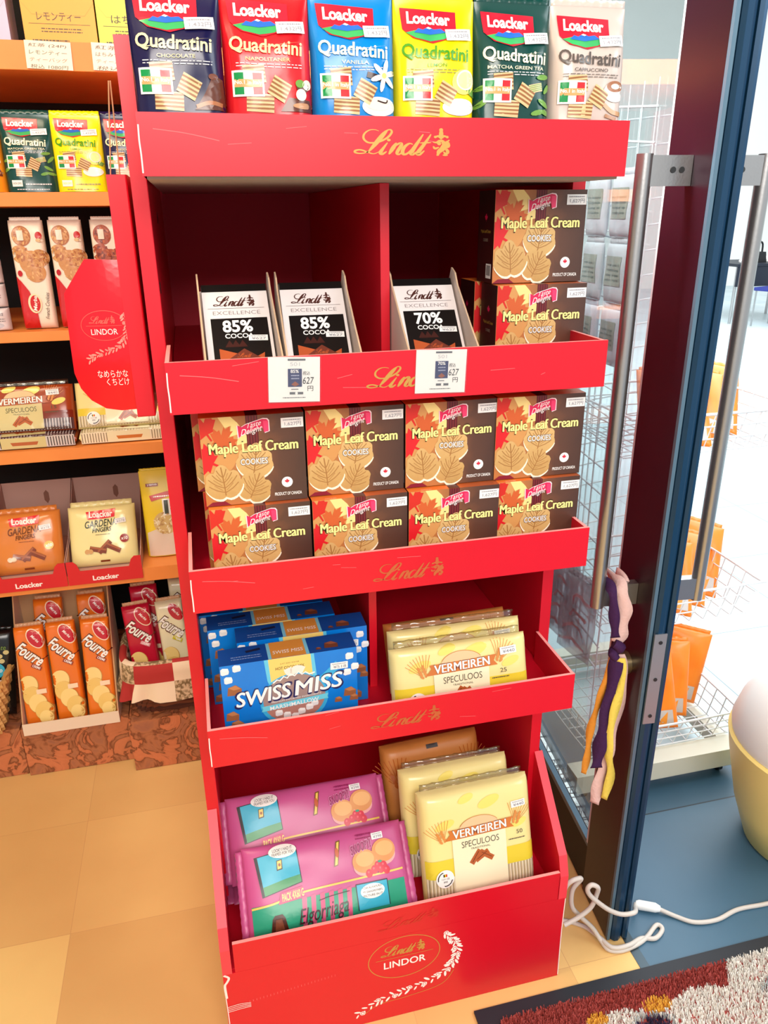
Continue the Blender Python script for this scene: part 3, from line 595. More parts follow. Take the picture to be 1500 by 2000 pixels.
def make_cookie_box(label, loc, rot, group):
    t = thing('cookie_box', label, 'cookie box', loc, rot, group)
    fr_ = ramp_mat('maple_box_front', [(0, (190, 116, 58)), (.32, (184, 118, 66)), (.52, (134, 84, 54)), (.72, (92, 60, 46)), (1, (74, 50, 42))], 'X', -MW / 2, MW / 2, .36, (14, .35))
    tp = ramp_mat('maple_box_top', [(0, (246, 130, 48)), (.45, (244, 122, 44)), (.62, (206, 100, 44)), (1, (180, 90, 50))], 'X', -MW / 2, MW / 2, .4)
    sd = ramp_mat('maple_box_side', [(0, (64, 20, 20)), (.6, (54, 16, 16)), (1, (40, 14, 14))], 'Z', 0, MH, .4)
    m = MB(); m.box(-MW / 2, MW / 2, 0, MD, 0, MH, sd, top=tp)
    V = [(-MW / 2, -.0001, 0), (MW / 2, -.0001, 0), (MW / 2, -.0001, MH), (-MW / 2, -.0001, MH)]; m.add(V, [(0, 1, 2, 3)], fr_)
    m.art(maple_front(), front, .02, base=.00015, step=.00007)
    a = Art(); MAR = ink((88, 14, 24)); a.rect(-MW * .06, 0, MW * .055, MD, MAR, 1); a.text('COOKIES', -.02 - .03, .002, -.034, .005, CRW, 1)
    m.art(a, lambda u, v, h: (u, v, MH + h))
    a = Art(); a.poly(leaf_pts(.031, .086, .008), ink((214, 30, 84)), 1); a.text('Maple Leaf Cream', .012, .066, .050, .072, ink((190, 150, 60)), 1); a.text('COOKIES', .022, .056, .040, .060, ink((170, 150, 130)), 1)
    a.rect(.036, .006, .056, .026, WHITE, 1)
    for k in range(9): a.rect(.038 + k * .0018, .010, .0388 + k * .0018 + .0004 * (k % 2), .024, DKB, 2)
    m.art(a, lambda u, v, h: (-MW / 2 - h, MD - u, v))
    a = Art(); a.rect(-.0005, 0, MD, MH * .0, sd, 1)
    m.build('carton', t)
    sticker(t, MW * .385, MH * .895, .030, .0135, front, '1,627円', 0.0, 4)
    return t
G_BOX = 'maple cookie boxes on the red stand'
zt3 = 0.9012
names3 = [('left end', 'first'), ('second from left', ''), ('third from left', ''), ('right end', '')]
cb = None
def cookie(x, y, z, rz, lab):
    global cb
    if cb is None: cb = make_cookie_box(lab, (x, y, z), (0, 0, rz), G_BOX); return cb
    return dup(cb, (x, y, z), (0, 0, rz), lab, G_BOX)
pos = ['at the far left of', 'second from the left in', 'third from the left in', 'at the far right of']
for k, x in enumerate((.0640, .2045, .3440, .4730 + .003)):
    cookie(x, .978 + (.004, .002, 0, .004)[k], zt3, (.0, .01, -.01, .0)[k], 'maple cookie box %s the lower row of the full cookie tier' % pos[k])
for k, x in enumerate((.0620, .2030, .3430, .4755 + .003)):
    cookie(x, .992 + (0, .004, .002, 0)[k], zt3 + MH + .0012, (-.01, .0, .01, -.01)[k], 'maple cookie box %s the upper row of the full cookie tier' % pos[k])
cookie(.058, 1.056, zt3, .0, 'maple cookie box half hidden behind the far left box of the lower row'); cookie(.052, 1.058, zt3 + MH + .0012, 0.0, 'maple cookie box half hidden behind the far left box of the upper row')
for x in (.2045, .344, .476): pass
cookie(.4890, 1.036, 1.1762, .0, 'lower maple cookie box of the two-high pile right of the chocolate bars'); cookie(.4880, 1.056, 1.1762 + MH + .0012, .0, 'upper maple cookie box of the two-high pile under the top tray')
cookie(.4830, 1.112, 1.1762, .0, 'shadowed maple cookie box behind the lower box of the two-high pile')

# ------------------------------------------------------------------ dark chocolate bars in their cartons
BW, BH, BT = 0.0865, 0.178, 0.009
def bar_art(pct):
    a = Art(); W, H = BW, BH; x0 = -W / 2; BLK = ink((12, 10, 12), 's'); SC = ink((78, 40, 34), 's')
    a.rect(x0, H - .012, W / 2, H, BLK, 1)
    a.add(script_logo(SC, .085), x0 + .014, H - .036, .0175, .0175, dl=1)
    a.rect(x0 + .006, H - .040, W / 2 - .006, H - .0395, SC, 1); a.text('EXCELLENCE', x0 + .012, H - .050, W / 2 - .012, H - .044, ink((130, 116, 116), 's'), 1, off=-.01)
    a.rect(x0 + .008, .010, W / 2 - .004, H - .056, BLK, 1)
    a.text(pct, -.020, H - .078, .018, H - .060, WHITE, 2, off=.03); a.text('COCOA', -.0185, H - .088, .0185, H - .081, WHITE, 2, off=.02)
    OR = ink((180, 84, 44), 's'); DBR = ink((64, 28, 24), 's'); MBR = ink((110, 50, 36), 's')
    for dx in (-.014, -.006, .003): a.poly([(dx - .006, H - .102), (dx, H - .091), (dx + .006, H - .102)], DBR, 2)
    a.poly([(-.028, H - .104), (-.006, H - .112), (.002, H - .120), (-.006, H - .128), (-.028, H - .136)], OR, 2); a.poly([(.030, H - .112), (.016, H - .120), (.028, H - .128)], OR, 2)
    a.poly([(-.016, H - .120), (.004, H - .105), (.024, H - .120), (.004, H - .135)], MBR, 3); a.poly([(-.016, H - .120), (.004, H - .123), (.024, H - .120), (.004, H - .135)], DBR, 4)
    a.add(script_logo(OR, .08, False), -.006, H - .119, .0075, .0075, dl=4)
    return a
def make_bar(label, pct, loc, rot, group):
    t = thing('chocolate_bar', label, 'chocolate bar', loc, rot, group)
    m = MB(); m.box(-BW / 2, BW / 2, 0, BT, 0, BH, ink((232, 224, 222), 's')); m.art(bar_art(pct), front, .03); m.build('wrapper', t)
    sticker(t, .024, BH - .089, .025, .009, front, '¥627', -.04, 9); return t
ang = math.atan2(.118, .1195)      # how far the bars lean back
uy, uz = math.sin(ang), math.cos(ang)
by, bz = math.cos(ang), -math.sin(ang)
def bar_case(x, y0, z0, rz, pct, lab_case, labs, proto):
    c = thing('display_carton', lab_case, 'display carton', (x, y0, z0), (0, 0, rz), 'open cartons of dark chocolate bars')
    KW = mat('pale_carton_card', (226, 212, 202), 0.7); KD = mat('corrugated_edge', (202, 170, 138), 0.8); hw = BW / 2 + .003
    for s in (-1, 1):
        P = [(-.014, 0), (-.014, .036), (.004, .056), (.040, .078), (.075, .102), (.108, .124), (.122, .140), (.140, .146), (.150, .130), (.175, 0)]
        q = MB(); q.prism(P, 'x', s * hw - (.0022 if s < 0 else 0), s * hw + (.0022 if s > 0 else 0), KW, side=KD); q.build('wavy_side', c)
    q = MB(); q.box(-hw, hw, -.013, .175, 0, .0015, KW); q.box(-hw, hw, .173, .175, .0015, .12, KW); q.box(-hw, hw, -.014, -.0125, .0015, .022, KW); q.build('carton_tray', c)
    out = []
    for k, lb in enumerate(labs):
        d = k * (BT + .0006); sl = (0, .006, .010, .015, .02)[k]
        ly = .008 + by * d + uy * sl; lz = .005 + bz * d + uz * sl + k * .0005
        L = Matrix.Rotation(rz, 3, 'Z') @ Vector((0, ly, lz)); p = (x + L.x, y0 + L.y, z0 + max(L.z, .0017 + 0 * k))
        if proto is None: proto = make_bar(lb, pct, p, (-ang, 0, rz), 'dark chocolate bars in open cartons')
        else: dup(proto, p, (-ang, 0, rz), lb, 'dark chocolate bars in open cartons')
    return proto
pr = bar_case(.0570, .9555, 1.1762, .0, '85%', 'open white carton of 85 percent bars at the left end of its shelf', ['front 85 percent dark chocolate bar in the leftmost carton', 'second 85 percent bar peeking over the front one, leftmost carton', 'third 85 percent bar from the front in the leftmost carton'], None)
bar_case(.1575, .9555, 1.1762, -.035, '85%', 'open white carton of 85 percent bars against the red divider', ['front 85 percent dark chocolate bar in the carton by the divider', 'second 85 percent bar behind the front one by the divider', 'third 85 percent bar from the front in the carton by the divider'], pr)
bar_case(.3165, .9555, 1.1762, -.05, '70%', 'open white carton of 70 percent bars right of the red divider', ['front 70 percent dark chocolate bar right of the divider', 'second 70 percent bar, its black top peeking over the front one', 'third 70 percent bar from the front'], None)

# price cards clipped on the second tray
def price_card(label, x, z, w, h, pct, skew):
    t = thing('price_card', label, 'price card', (x, FY - .0016, z), (0, R_(skew), 0), 'laminated price cards on the tray rim')
    m = MB(); m.box(-w / 2, w / 2, 0, .0008, -h, 0, WHITE); a = Art(); GR = ink((96, 98, 104)); BL = ink((52, 58, 104)); BK = ink((16, 16, 20))
    a.rect(-.008, -.0045, .014, -.0022, GR, 1); a.text('501', -.005, -.011, .007, -.0065, ink((196, 196, 200)), 1)
    a.rect(-.008, -.037, .0095, -.0145, BL, 1); a.text(pct, -.0045, -.0195, .0055, -.0155, WHITE, 2, off=.02); scatter_lines(a, -.004, -.028, .006, -.0205, ink((170, 176, 200)), 2, 2); a.poly([(-.004, -.034), (.001, -.030), (.006, -.034), (.001, -.0365)], ink((150, 84, 60)), 2)
    a.text('税込', .0105, -.0225, .0195, -.0175, BK, 1, .2); a.text('627', .0105, -.0335, .0245, -.025, BK, 1, .15, .0); a.text('円', .0165, -.0425, .0235, -.036, BK, 1)
    a.rect(-.004, -.0405, .005, -.0395, GR, 1); a.rect(-.006, -.0465, .011, -.0435, GR, 1); a.ell(.0025, -.045, .0018, .0018, WHITE, 2, 10); scatter_lines(a, -.0145, -.0515, .014, -.0492, GR, 1, 1, .8)
    m.art(a, lambda u, v, hh: (u, -hh, v)); m.build('paper', t)
    m = MB(); m.box(-w / 2 - .0012, w / 2 + .0012, -.0012, -.0008, -h - .001, .0006, clear_mat('lamination', (252, 252, 252), 0.05, .1)); m.build('plastic_sleeve', t)
price_card('laminated price card with tiny 85 percent picture on the second tray rim', .1155, 1.2335, .064, .056, '85%', 2.5)
price_card('laminated price card with tiny 70 percent picture on the second tray rim', .3060, 1.2330, .068, .056, '70%', 2.0)

# ------------------------------------------------------------------ cocoa boxes on the fourth tier
CW, CH, CD = 0.206, 0.140, 0.046
def chunk(a, x, y, s, m, ml, L=3): 
    a.poly([(x - s, y - s * .7), (x + s * .9, y - s * .8), (x + s, y + s * .2), (x + s * .2, y + s * .9), (x - s * .8, y + s * .6)], m, L); a.poly([(x - s * .8, y + s * .55), (x + s * .2, y + s * .85), (x + s * .9, y + s * .2), (x - s * .1, y + s * .1)], ml, L + 1)
def mallow(a, x, y, s, L=3):
    a.poly([(x - s, y - s * .7), (x - s * .6, y - s), (x + s * .8, y - s * .8), (x + s, y - s * .1), (x + s * .8, y + s * .8), (x - s * .5, y + s), (x - s, y + s * .6)], ink((226, 226, 226)), L); a.poly([(x - s * .8, y + s * .5), (x - s * .4, y + s * .1), (x + s * .8, y + s * .1), (x + s * .8, y + s * .75), (x - s * .5, y + s * .95)], WHITE, L + 1)
def cocoa_front():
    a = Art(); W, H = CW, CH; U = lambda u: (u - .5) * W; V = lambda v: v * H
    LB = ink((96, 196, 228)); OR = ink((240, 204, 112)); NAVY = ink((30, 34, 86)); CB = ink((150, 92, 58)); CBL = ink((186, 122, 78)); GB = ink((158, 132, 126)); PB = ink((176, 124, 112)); MB_ = ink((54, 172, 222))
    a.poly([(U(.315), V(1)), (U(.33), V(.74)), (U(.36), V(.6)), (U(.70), V(.6)), (U(.69), V(.8)), (U(.68), V(1))], LB, 1); a.poly([(U(.345), V(1)), (U(.362), V(.6)), (U(.67), V(.6)), (U(.655), V(1))], OR, 2)
    a.text('JUST ADD WATER', U(.43), V(.915), U(.57), V(.935), ink((90, 70, 40)), 3); a.text('HOT COCOA MIX', U(.395), V(.855), U(.605), V(.890), ink((70, 44, 30)), 3, off=.01)
    a.ell(U(.52), V(.46), W * .255, W * .225, MB_, 3, 36); a.ell(U(.52), V(.475), W * .232, W * .205, GB, 4, 36); a.poly([(U(.30), V(.43)), (U(.745), V(.43)), (U(.70), V(.28)), (U(.62), V(.19)), (U(.43), V(.19)), (U(.34), V(.28))], PB, 5)
    a.stroke([(U(.735), V(.66)), (U(.80), V(.74)), (U(.86), V(.83))], .013, MB_, 4)
    for x, y in ((.40, .31), (.46, .27), (.57, .29), (.63, .33), (.52, .24), (.67, .37)): mallow(a, U(x), V(y), .0058, 6)
    Z = [(.37, .70), (.40, .735), (.42, .72), (.45, .765), (.475, .74), (.50, .785), (.53, .755), (.56, .80), (.585, .76), (.61, .785), (.64, .75), (.68, .765)]
    a.stroke([(U(x), V(y)) for x, y in Z], .0022, WHITE, 7, sm=False); a.stroke([(U(.48), V(.86)), (U(.50), V(.80)), (U(.55), V(.84)), (U(.60), V(.81))], .012, ink((236, 228, 216)), 5)
    sk = .07
    for m_, L, d, sh in ((NAVY, 8, .0030, ((0, 0), (.0012, 0), (-.0012, 0), (0, -.0012))), (WHITE, 10, .0006, ((0, 0), (.0008, 0), (-.0008, 0), (0, .0006)))):
        for dx, dy in sh:
            a.text('SWISS', U(.10) - d + dx, V(.485) - d + dy, U(.49) + d + dx, V(.655) + d + dy, m_, L, .12, 0, sk); a.text('MISS', U(.53) - d + dx, V(.52) - d + dy, U(.88) + d + dx, V(.70) + d + dy, m_, L, .12, 0, sk)
    a.text('PREMIUM IMPORTED INGREDIENTS', U(.35), V(.462), U(.72), V(.482), WHITE, 9, 0, 0, .05)
    a.poly([(U(.27), V(.355)), (U(.775), V(.405)), (U(.765), V(.43)), (U(.775), V(.47)), (U(.275), V(.42)), (U(.285), V(.39))], ink((110, 206, 226)), 9); a.text('MARSHMALLOW', U(.335), V(.375), U(.70), V(.425), WHITE, 10, 0, .008, .06)
    for x, y in ((.035, .93), (.12, .95), (.055, .82), (.945, .90), (.925, .70), (.985, .76)): mallow(a, U(x), V(y), .0062)
    chunk(a, U(.09), V(.68), .011, CB, CBL); chunk(a, U(.06), V(.36), .010, CB, CBL); chunk(a, U(.09), V(.24), .010, CB, CBL, 5); chunk(a, U(.94), V(.44), .010, CB, CBL); chunk(a, U(.97), V(.36), .007, CB, CBL, 5); chunk(a, U(.85), V(.36), .006, CB, CBL); chunk(a, U(.05), V(.08), .009, CB, CBL); chunk(a, U(.9), V(.1), .01, CB, CBL)
    return a
def make_cocoa(label, loc, rot, group):
    t = thing('cocoa_box', label, 'cocoa box', loc, rot, group)
    BL = mat('cocoa_box_blue', (0, 108, 200), .36, noise=(9, (0, 132, 224), .3)); BT_ = ink((8, 70, 150)); BS = ink((14, 44, 112))
    m = MB(); m.box(-CW / 2, CW / 2, 0, CD, 0, CH, BL, top=BT_, left=BS); m.art(cocoa_front(), front, .03, step=.00006)
    a = Art(); a.rect(-.031, 0, .031, CD, ink((120, 200, 226)), 1); a.rect(-.026, 0, .026, CD, ink((214, 146, 62)), 2)
    a.text('SWISS MISS', -.023, .012, .023, .021, WHITE, 3, .12, 0); scatter_lines(a, -.085, .010, -.040, .022, ink((120, 150, 200)), 2, 2)
    a.stroke([(-.062, .030), (-.05, .032), (-.04, .034)], .006, ink((20, 30, 60)), 2); chunk(a, .066, .016, .011, ink((110, 62, 44)), ink((150, 90, 64))); chunk(a, .046, .010, .004, ink((110, 62, 44)), ink((150, 90, 64)))
    m.art(a, lambda u, v, h: (u, v, CH + h))
    a = Art(); a.text('10PIES', .012, .038, .034, .044, WHITE, 1); a.text('280g', .016, .028, .034, .034, WHITE, 1); chunk(a, .02, .08, .009, ink((110, 62, 44)), ink((150, 90, 64))); chunk(a, .03, .06, .006, ink((110, 62, 44)), ink((150, 90, 64))); mallow(a, .012, .105, .006)
    m.art(a, lambda u, v, h: (CW / 2 + h, u, v)); m.build('carton', t)
    sticker(t, .075, .112, .027, .012, front, '¥518', -.02, 5); return t
G_C = 'blue cocoa boxes on the fourth tier'; z4 = .6418
c1 = make_cocoa('front blue marshmallow cocoa box, fully visible, on the fourth tier', (.0900, .977, z4), (0, 0, R_(1.0)), G_C)
dup(c1, (.1190, 1.036, z4), (0, 0, R_(0.5)), 'second blue cocoa box, sticking out to the right behind the front one', G_C)
dup(c1, (.0760, 1.086, z4), (0, 0, R_(1.0)), 'third blue cocoa box, shifted left behind the second', G_C)
dup(c1, (.0640, 1.136, z4), (0, 0, R_(0.0)), 'rearmost blue cocoa box in shadow at the back of the row', G_C)

# ------------------------------------------------------------------ wrapped biscuit packs
ORW = ink((206, 118, 52), 'g'); WHEAT = ink((214, 140, 70), 'g'); LABEL = ink((240, 234, 196), 'g'); DGREY = ink((84, 80, 70), 'g')
def wheat_ear(a, x, y, s, tilt, m, L):
    for k in range(9): t = tilt + (k - 4) * .15; a.stroke([(x + math.sin(t) * s * .25, y + math.cos(t) * s * .25), (x + math.sin(t) * s, y + math.cos(t) * s)], s * .022, m, L, sm=False)
    for r in range(4):
        for sd in (-1, 1): px = x + math.sin(tilt) * s * (.1 + .13 * r); py = y + math.cos(tilt) * s * (.1 + .13 * r); a.ell(px + sd * s * .09 * math.cos(tilt), py - sd * s * .09 * math.sin(tilt), s * .10, s * .055, m, L + 1, 8, 1.57 - tilt - sd * .5)
def biscuit_front(w, h, count, cy, scale, pal):
    """pal: base, lower band, banner, label, lettering, stripe colours"""
    a = Art(); base, band, ban, lab, let, st = pal
    b0 = h * .26; a.rect(-w / 2 * .97, h * .02, w / 2 * .97, b0, st[0], 1); n = 34
    for k in range(n): x = -w / 2 * .96 + k * w * .96 / n; a.rect(x, h * .03, x + w * .008, b0, st[1], 2); a.rect(x + w * .012, h * .03, x + w * .016, b0, st[2], 2)
    a.rect(-w / 2 * .97, b0, w / 2 * .97, b0 + h * .16, band, 1); sc = scale
    a.rect(-.062 * sc, h * .06, .058 * sc, cy + .006, lab, 4)
    a.ell(.0, cy + .012 * sc, .045 * sc, .026 * sc, ink((226, 196, 150), 'g'), 3, 28); a.stroke([(.045 * sc * math.cos(t * .2), cy + .012 * sc + .026 * sc * math.sin(t * .2)) for t in range(2, 15)], .0008, ban, 4, n=2)
    a.poly([(-.078 * sc, cy - .006 * sc), (.078 * sc, cy - .002 * sc), (.070 * sc, cy + .006), (.076 * sc, cy + .020 * sc), (-.070 * sc, cy + .016 * sc), (-.066 * sc, cy + .006)], ban, 5)
    a.otext('VERMEIREN', -.060 * sc, cy - .001, .060 * sc, cy + .0165 * sc, WHG, ink((120, 60, 40), 'g'), 6, 0, .0, .03, .0007)
    for dx in (-.0005, .0005): a.text('VERMEIREN', -.060 * sc + dx, cy - .001, .060 * sc + dx, cy + .0165 * sc, WHG, 7, 0, 0, .03)
    a.text('SPECULOOS', -.042 * sc, cy - .026 * sc, .042 * sc, cy - .012 * sc, let, 6, 0, -.005, .02); a.text('TRADITIONAL', -.022 * sc, cy - .034 * sc, .022 * sc, cy - .030 * sc, let, 6)
    for r_, dx in ((.9, -.012), (.5, .002), (-.6, .012)): 
        c, d = math.cos(r_), math.sin(r_); q = lambda x, y: (dx * sc + x * c - y * d, cy - .052 * sc + x * d + y * c); a.poly([q(-.017 * sc, -.006 * sc), q(.017 * sc, -.006 * sc), q(.017 * sc, .006 * sc), q(-.017 * sc, .006 * sc)], ink((176, 92, 46), 'g'), 6); a.stroke([q(-.013 * sc, 0), q(.013 * sc, .001)], .0012, ink((120, 56, 30), 'g'), 7, n=2)
    wheat_ear(a, -.080 * sc, cy - .008, .050 * sc, -.35, WHEAT, 3); wheat_ear(a, .080 * sc, cy + .002, .050 * sc, .35, WHEAT, 3)
    for x, y, r_ in ((-.3, .72, .012), (.1, .86, .014), (.36, .62, .010), (-.1, .92, .010)): a.ell(w * x, h * y, r_ * 1.6, r_ * .7, ink((238, 220, 112), 'g'), 1, 16, .3)
    a.text(count, .083 * sc, cy - .020 * sc, .097 * sc, cy - .011 * sc, let, 4); scatter_lines(a, .064 * sc, cy - .032 * sc, .102 * sc, cy - .027 * sc, let, 4, 1, .8)
    return a
PAL_Y = (ink((238, 224, 152), 'g'), ink((226, 204, 60), 'g'), ORW, LABEL, DGREY, (ink((206, 190, 150), 'g'), ink((240, 232, 206), 'g'), ink((140, 124, 96), 'g')))
PAL_B = (ink((158, 66, 30), 'g'), ink((120, 40, 22), 'g'), ink((176, 96, 60), 'g'), ink((206, 196, 140), 'g'), ink((90, 90, 60), 'g'), (ink((90, 66, 66), 'g'), ink((206, 200, 200), 'g'), ink((46, 34, 44), 'g')))
def seal_disc(a, x, y, r, L=8):
    a.ell(x, y, r, r, WHG, L, 24); dk = ink((40, 44, 48), 'g')
    for k in range(12):
        t = 3.9 + k * .42 if k < 6 else -.75 + (k - 6) * .42 - .0; t = (math.pi * .62 + k * .25) if k < 6 else (-math.pi * .12 - (k - 11) * .25 * -1 + .0)
        a.ell(x + math.cos(t) * r * .78, y + math.sin(t) * r * .78, r * .13, r * .06, dk, L + 1, 8, t + 1.2)
    for i, c in enumerate(((20, 20, 20), (220, 190, 30), (200, 30, 40))): a.rect(x - r * .2 + i * r * .14, y + r * .25, x - r * .06 + i * r * .14, y + r * .55, ink(c, 'g'), L + 1)
    a.text('ベルギー王室', x - r * .45, y - r * .08, x + r * .45, y + r * .14, dk, L + 1); a.text('御用達', x - r * .22, y - r * .42, x + r * .22, y - r * .2, dk, L + 1)
def make_biscuit(label, w, h, T, count, cy, sc, pal, loc, rot, group, seed=3, disc=True, film=True, price=(.08, .086), name='biscuit_pack'):
    t = thing(name, label, 'biscuit pack', loc, rot, group)
    m, mp = pack(w, h, T, 'brick', pal[0], crinkle=.0006, seed=seed); a = biscuit_front(w, h, count, cy, sc, pal)
    if disc: seal_disc(a, -w * .335, h * .2 if h < .15 else h * .26, .0155 * (1 if h < .15 else 1.1))
    m.art(a, mp, .010, base=.0006); m.build('wrapped_stack', t, smooth=True)
    if film: seal(t, w * .92, h - .002, h + .012, FILM, 'film_edge', wav=.0016)
    if price: sticker(t, price[0], price[1], .028, .0125, mp, '¥440', .05, seed)
    return t
G_S = 'yellow caramel biscuit packs on the red stand'
v1 = make_biscuit('yellow 25-piece biscuit pack leaning in front on the fourth tier', .232, .108, .0155, '25', .066, .78, PAL_Y, (.3660, .9780, .6445), (R_(-17), 0, 0), G_S)
dup(v1, (.3760, 1.0330, .6455), (R_(-14), 0, R_(-1)), 'second yellow 25-piece biscuit pack right behind the leaning front one', G_S)
def plain_pack(label, w, h, T, loc, rot, group):
    t = thing('biscuit_pack', label, 'biscuit pack', loc, rot, group); KP = mat('plain_tan_wrapper', (198, 128, 62), .4, noise=(30, (186, 116, 54), .3))
    m, mp = pack(w, h, T, 'brick', KP, crinkle=.0006, seed=8); a = Art(); wheat_ear(a, -w * .36, h * .62, h * .28, -.3, ink((176, 92, 36), 'g'), 1); wheat_ear(a, w * .36, h * .62, h * .28, .3, ink((176, 92, 36), 'g'), 1); a.rect(-.012, h * .93, .012, h * .965, ink((40, 30, 26)), 2)
    m.art(a, mp, .012, base=.0005); m.build('wrapped_stack', t, smooth=True); return t
plain_pack('tan back-turned biscuit pack, rearmost on the fourth tier', .225, .098, .0155, (.3800, 1.0770, .6445), (R_(-24), 0, R_(2)), G_S)
V5 = make_biscuit('large yellow 50-piece biscuit pack standing in front in the bottom bin', .216, .212, .026, '50', .128, .86, PAL_Y, (.4160, .9840, .2145), (R_(-17), 0, R_(1)), G_S, price=(.078, .168))
dup(V5, (.3990, 1.0480, .2150), (R_(-17), 0, R_(0)), 'second large yellow biscuit pack behind the front one in the bottom bin', G_S)
plain_pack('large tan back-turned biscuit pack, rearmost in the bottom bin', .205, .212, .026, (.3800, 1.1220, .2145), (R_(-20), 0, R_(3)), G_S)

# pink and green snack packs in the bottom bin
def snack_art(w, h):
    a = Art(); U = lambda u: (u - .5) * w; V = lambda v: v * h
    GRN = ink((40, 158, 124), 's'); PNK = ink((212, 92, 134), 's'); YEL = ink((240, 204, 96), 's'); SKY = ink((52, 176, 206), 's'); GRS = ink((64, 150, 96), 's'); BK = ink((36, 32, 40), 's'); VIO = ink((150, 40, 96), 's')
    a.rect(U(.03), V(.04), U(.97), V(.36), GRN, 1)
    for k in range(6): a.poly([(U(.33 + k * .055), V(.37)), (U(.36 + k * .055), V(.38)), (U(.345 + k * .055), V(.05)), (U(.32 + k * .055), V(.05))], PNK, 2)
    a.stroke([(U(.03), V(.34)), (U(.16), V(.36)), (U(.26), V(.40)), (U(.36), V(.425)), (U(.60), V(.44)), (U(.97), V(.46))], .0032, YEL, 4)
    a.poly([(U(.19), V(.34)), (U(.21), V(.46)), (U(.34), V(.49)), (U(.345), V(.40)), (U(.30), V(.36))], ink((206, 70, 120), 's'), 5); a.text('PACK 4X60 G', U(.215), V(.375), U(.345), V(.455), ink((248, 226, 130), 's'), 6, 0, .02, .10)
    a.poly([(U(.07), V(.88)), (U(.33), V(.93)), (U(.345), V(.53)), (U(.10), V(.44))], BK, 2); a.poly([(U(.09), V(.875)), (U(.325), V(.92)), (U(.34), V(.54)), (U(.115), V(.455))], SKY, 3); a.poly([(U(.115), V(.455)), (U(.34), V(.54)), (U(.337), V(.62)), (U(.25), V(.60)), (U(.11), V(.55))], GRS, 4)
    a.poly([(U(.20), V(.70)), (U(.235), V(.71)), (U(.237), V(.82)), (U(.203), V(.81))], BK, 5); a.poly([(U(.205), V(.715)), (U(.23), V(.722)), (U(.232), V(.81)), (U(.207), V(.803))], YEL, 6); a.ell(U(.219), V(.762), .0022, .0026, ink((150, 84, 40), 's'), 7)
    a.ell(U(.245), V(.905), w * .085, h * .072, WHG, 6, 28); a.text('LOOK! I HAD IT', U(.185), V(.905), U(.305), V(.94), BK, 7, 0, 0, .05); a.text('FRAMED FOR YOU', U(.18), V(.865), U(.31), V(.897), BK, 7, 0, 0, .05)
    a.poly([(U(.545), V(.62)), (U(.572), V(.63)), (U(.602), V(.90)), (U(.575), V(.89))], ink((120, 84, 30), 's'), 3); a.poly([(U(.552), V(.635)), (U(.568), V(.64)), (U(.594), V(.885)), (U(.58), V(.88))], YEL, 4); a.ell(U(.573), V(.77), .0034, .008, ink((196, 96, 50), 's'), 5)
    BUN = ink((222, 150, 84), 's'); BUNL = ink((236, 178, 110), 's'); PKF = ink((236, 168, 164), 's')
    for x, y in ((.735, .62), (.865, .70)): a.ell(U(x), V(y - .05), .021, .017, PKF, 3, 24); a.ell(U(x), V(y), .022, .0195, BUN, 4, 26); a.ell(U(x + .005), V(y + .02), .017, .0125, BUNL, 5, 22)
    CH = ink((212, 34, 62), 's'); CHL = ink((238, 96, 110), 's')
    for x, y in ((.755, .475), (.79, .505), (.83, .50), (.865, .48), (.815, .545), (.85, .535)): a.ell(U(x), V(y), .0062, .0072, CH, 6, 14); a.ell(U(x - .004), V(y + .015), .002, .002, CHL, 7, 8)
    a.ell(U(.83), V(.585), .004, .002, GRN, 8, 8)
    a.otext('SNOOPY!', U(.66), V(.735), U(.79), V(.83), VIO, ink((230, 160, 200), 's'), 5, 0, .03, .22, .0005)
    scatter_lines(a, U(.70), V(.86), U(.80), V(.94), VIO, 4, 2, .7, 4); a.text('2022 11 10', U(.71), V(.90), U(.80), V(.925), VIO, 5)
    a.rect(U(.66), V(.10), U(.86), V(.385), BK, 4); a.rect(U(.665), V(.10), U(.855), V(.375), SKY, 5); a.ell(U(.76), V(.285), w * .075, h * .08, WHG, 6, 26)
    for k, s_ in enumerate(('I CAN ALWAYS PUT', 'MY GRANDMOTHER\'S', 'PICTURE IN IT')): a.text(s_, U(.70), V(.315 - k * .042), U(.82), V(.338 - k * .042), BK, 7)
    a.poly([(U(.13), V(.05)), (U(.145), V(.20)), (U(.16), V(.235)), (U(.205), V(.24)), (U(.22), V(.20)), (U(.235), V(.06))], ink((74, 36, 26), 's'), 4); a.poly([(U(.155), V(.07)), (U(.163), V(.19)), (U(.20), V(.195)), (U(.21), V(.075))], ink((122, 66, 44), 's'), 5)
    a.text('Elgorriaga', U(.30), V(.055), U(.605), V(.265), ink((60, 40, 44), 's'), 6, .35, .0, .07); a.stroke([(U(.43), V(.30)), (U(.50), V(.32)), (U(.62), V(.335))], .0012, ink((60, 40, 44), 's'), 6)
    return a
def make_snack(label, loc, rot, group):
    w, h = .292, .150; t = thing('snack_pack', label, 'snack pack', loc, rot, group); PM = mat('pink_matt_foil', (202, 94, 150), .34, noise=(5, (196, 80, 138), .3))
    m, mp = pack(w, h, .0165, 'pillow', PM, crinkle=.001, seed=4, nu=25); m.art(snack_art(w, h), mp, .010, base=.0008); m.build('filled_bag', t, smooth=True)
    for s in (-1, 1):
        o = seal(t, .014 * s, .004, h - .004, PM, 'crimped_end', False, s * (w / 2 - .003), .0011)
    sticker(t, .098, .131, .021, .011, mp, '¥398', .03, 8); return t
G_N = 'pink and green snack packs in the bottom bin'
s1 = make_snack('front pink and green snack pack leaning on the rim of the bottom bin', (.1360, .968, .2275), (R_(-42), R_(0), R_(0)), G_N)
dup(s1, (.1150, 1.058, .2660), (R_(-44), 0, R_(0)), 'pink and green snack pack lying back behind the front one', G_N)
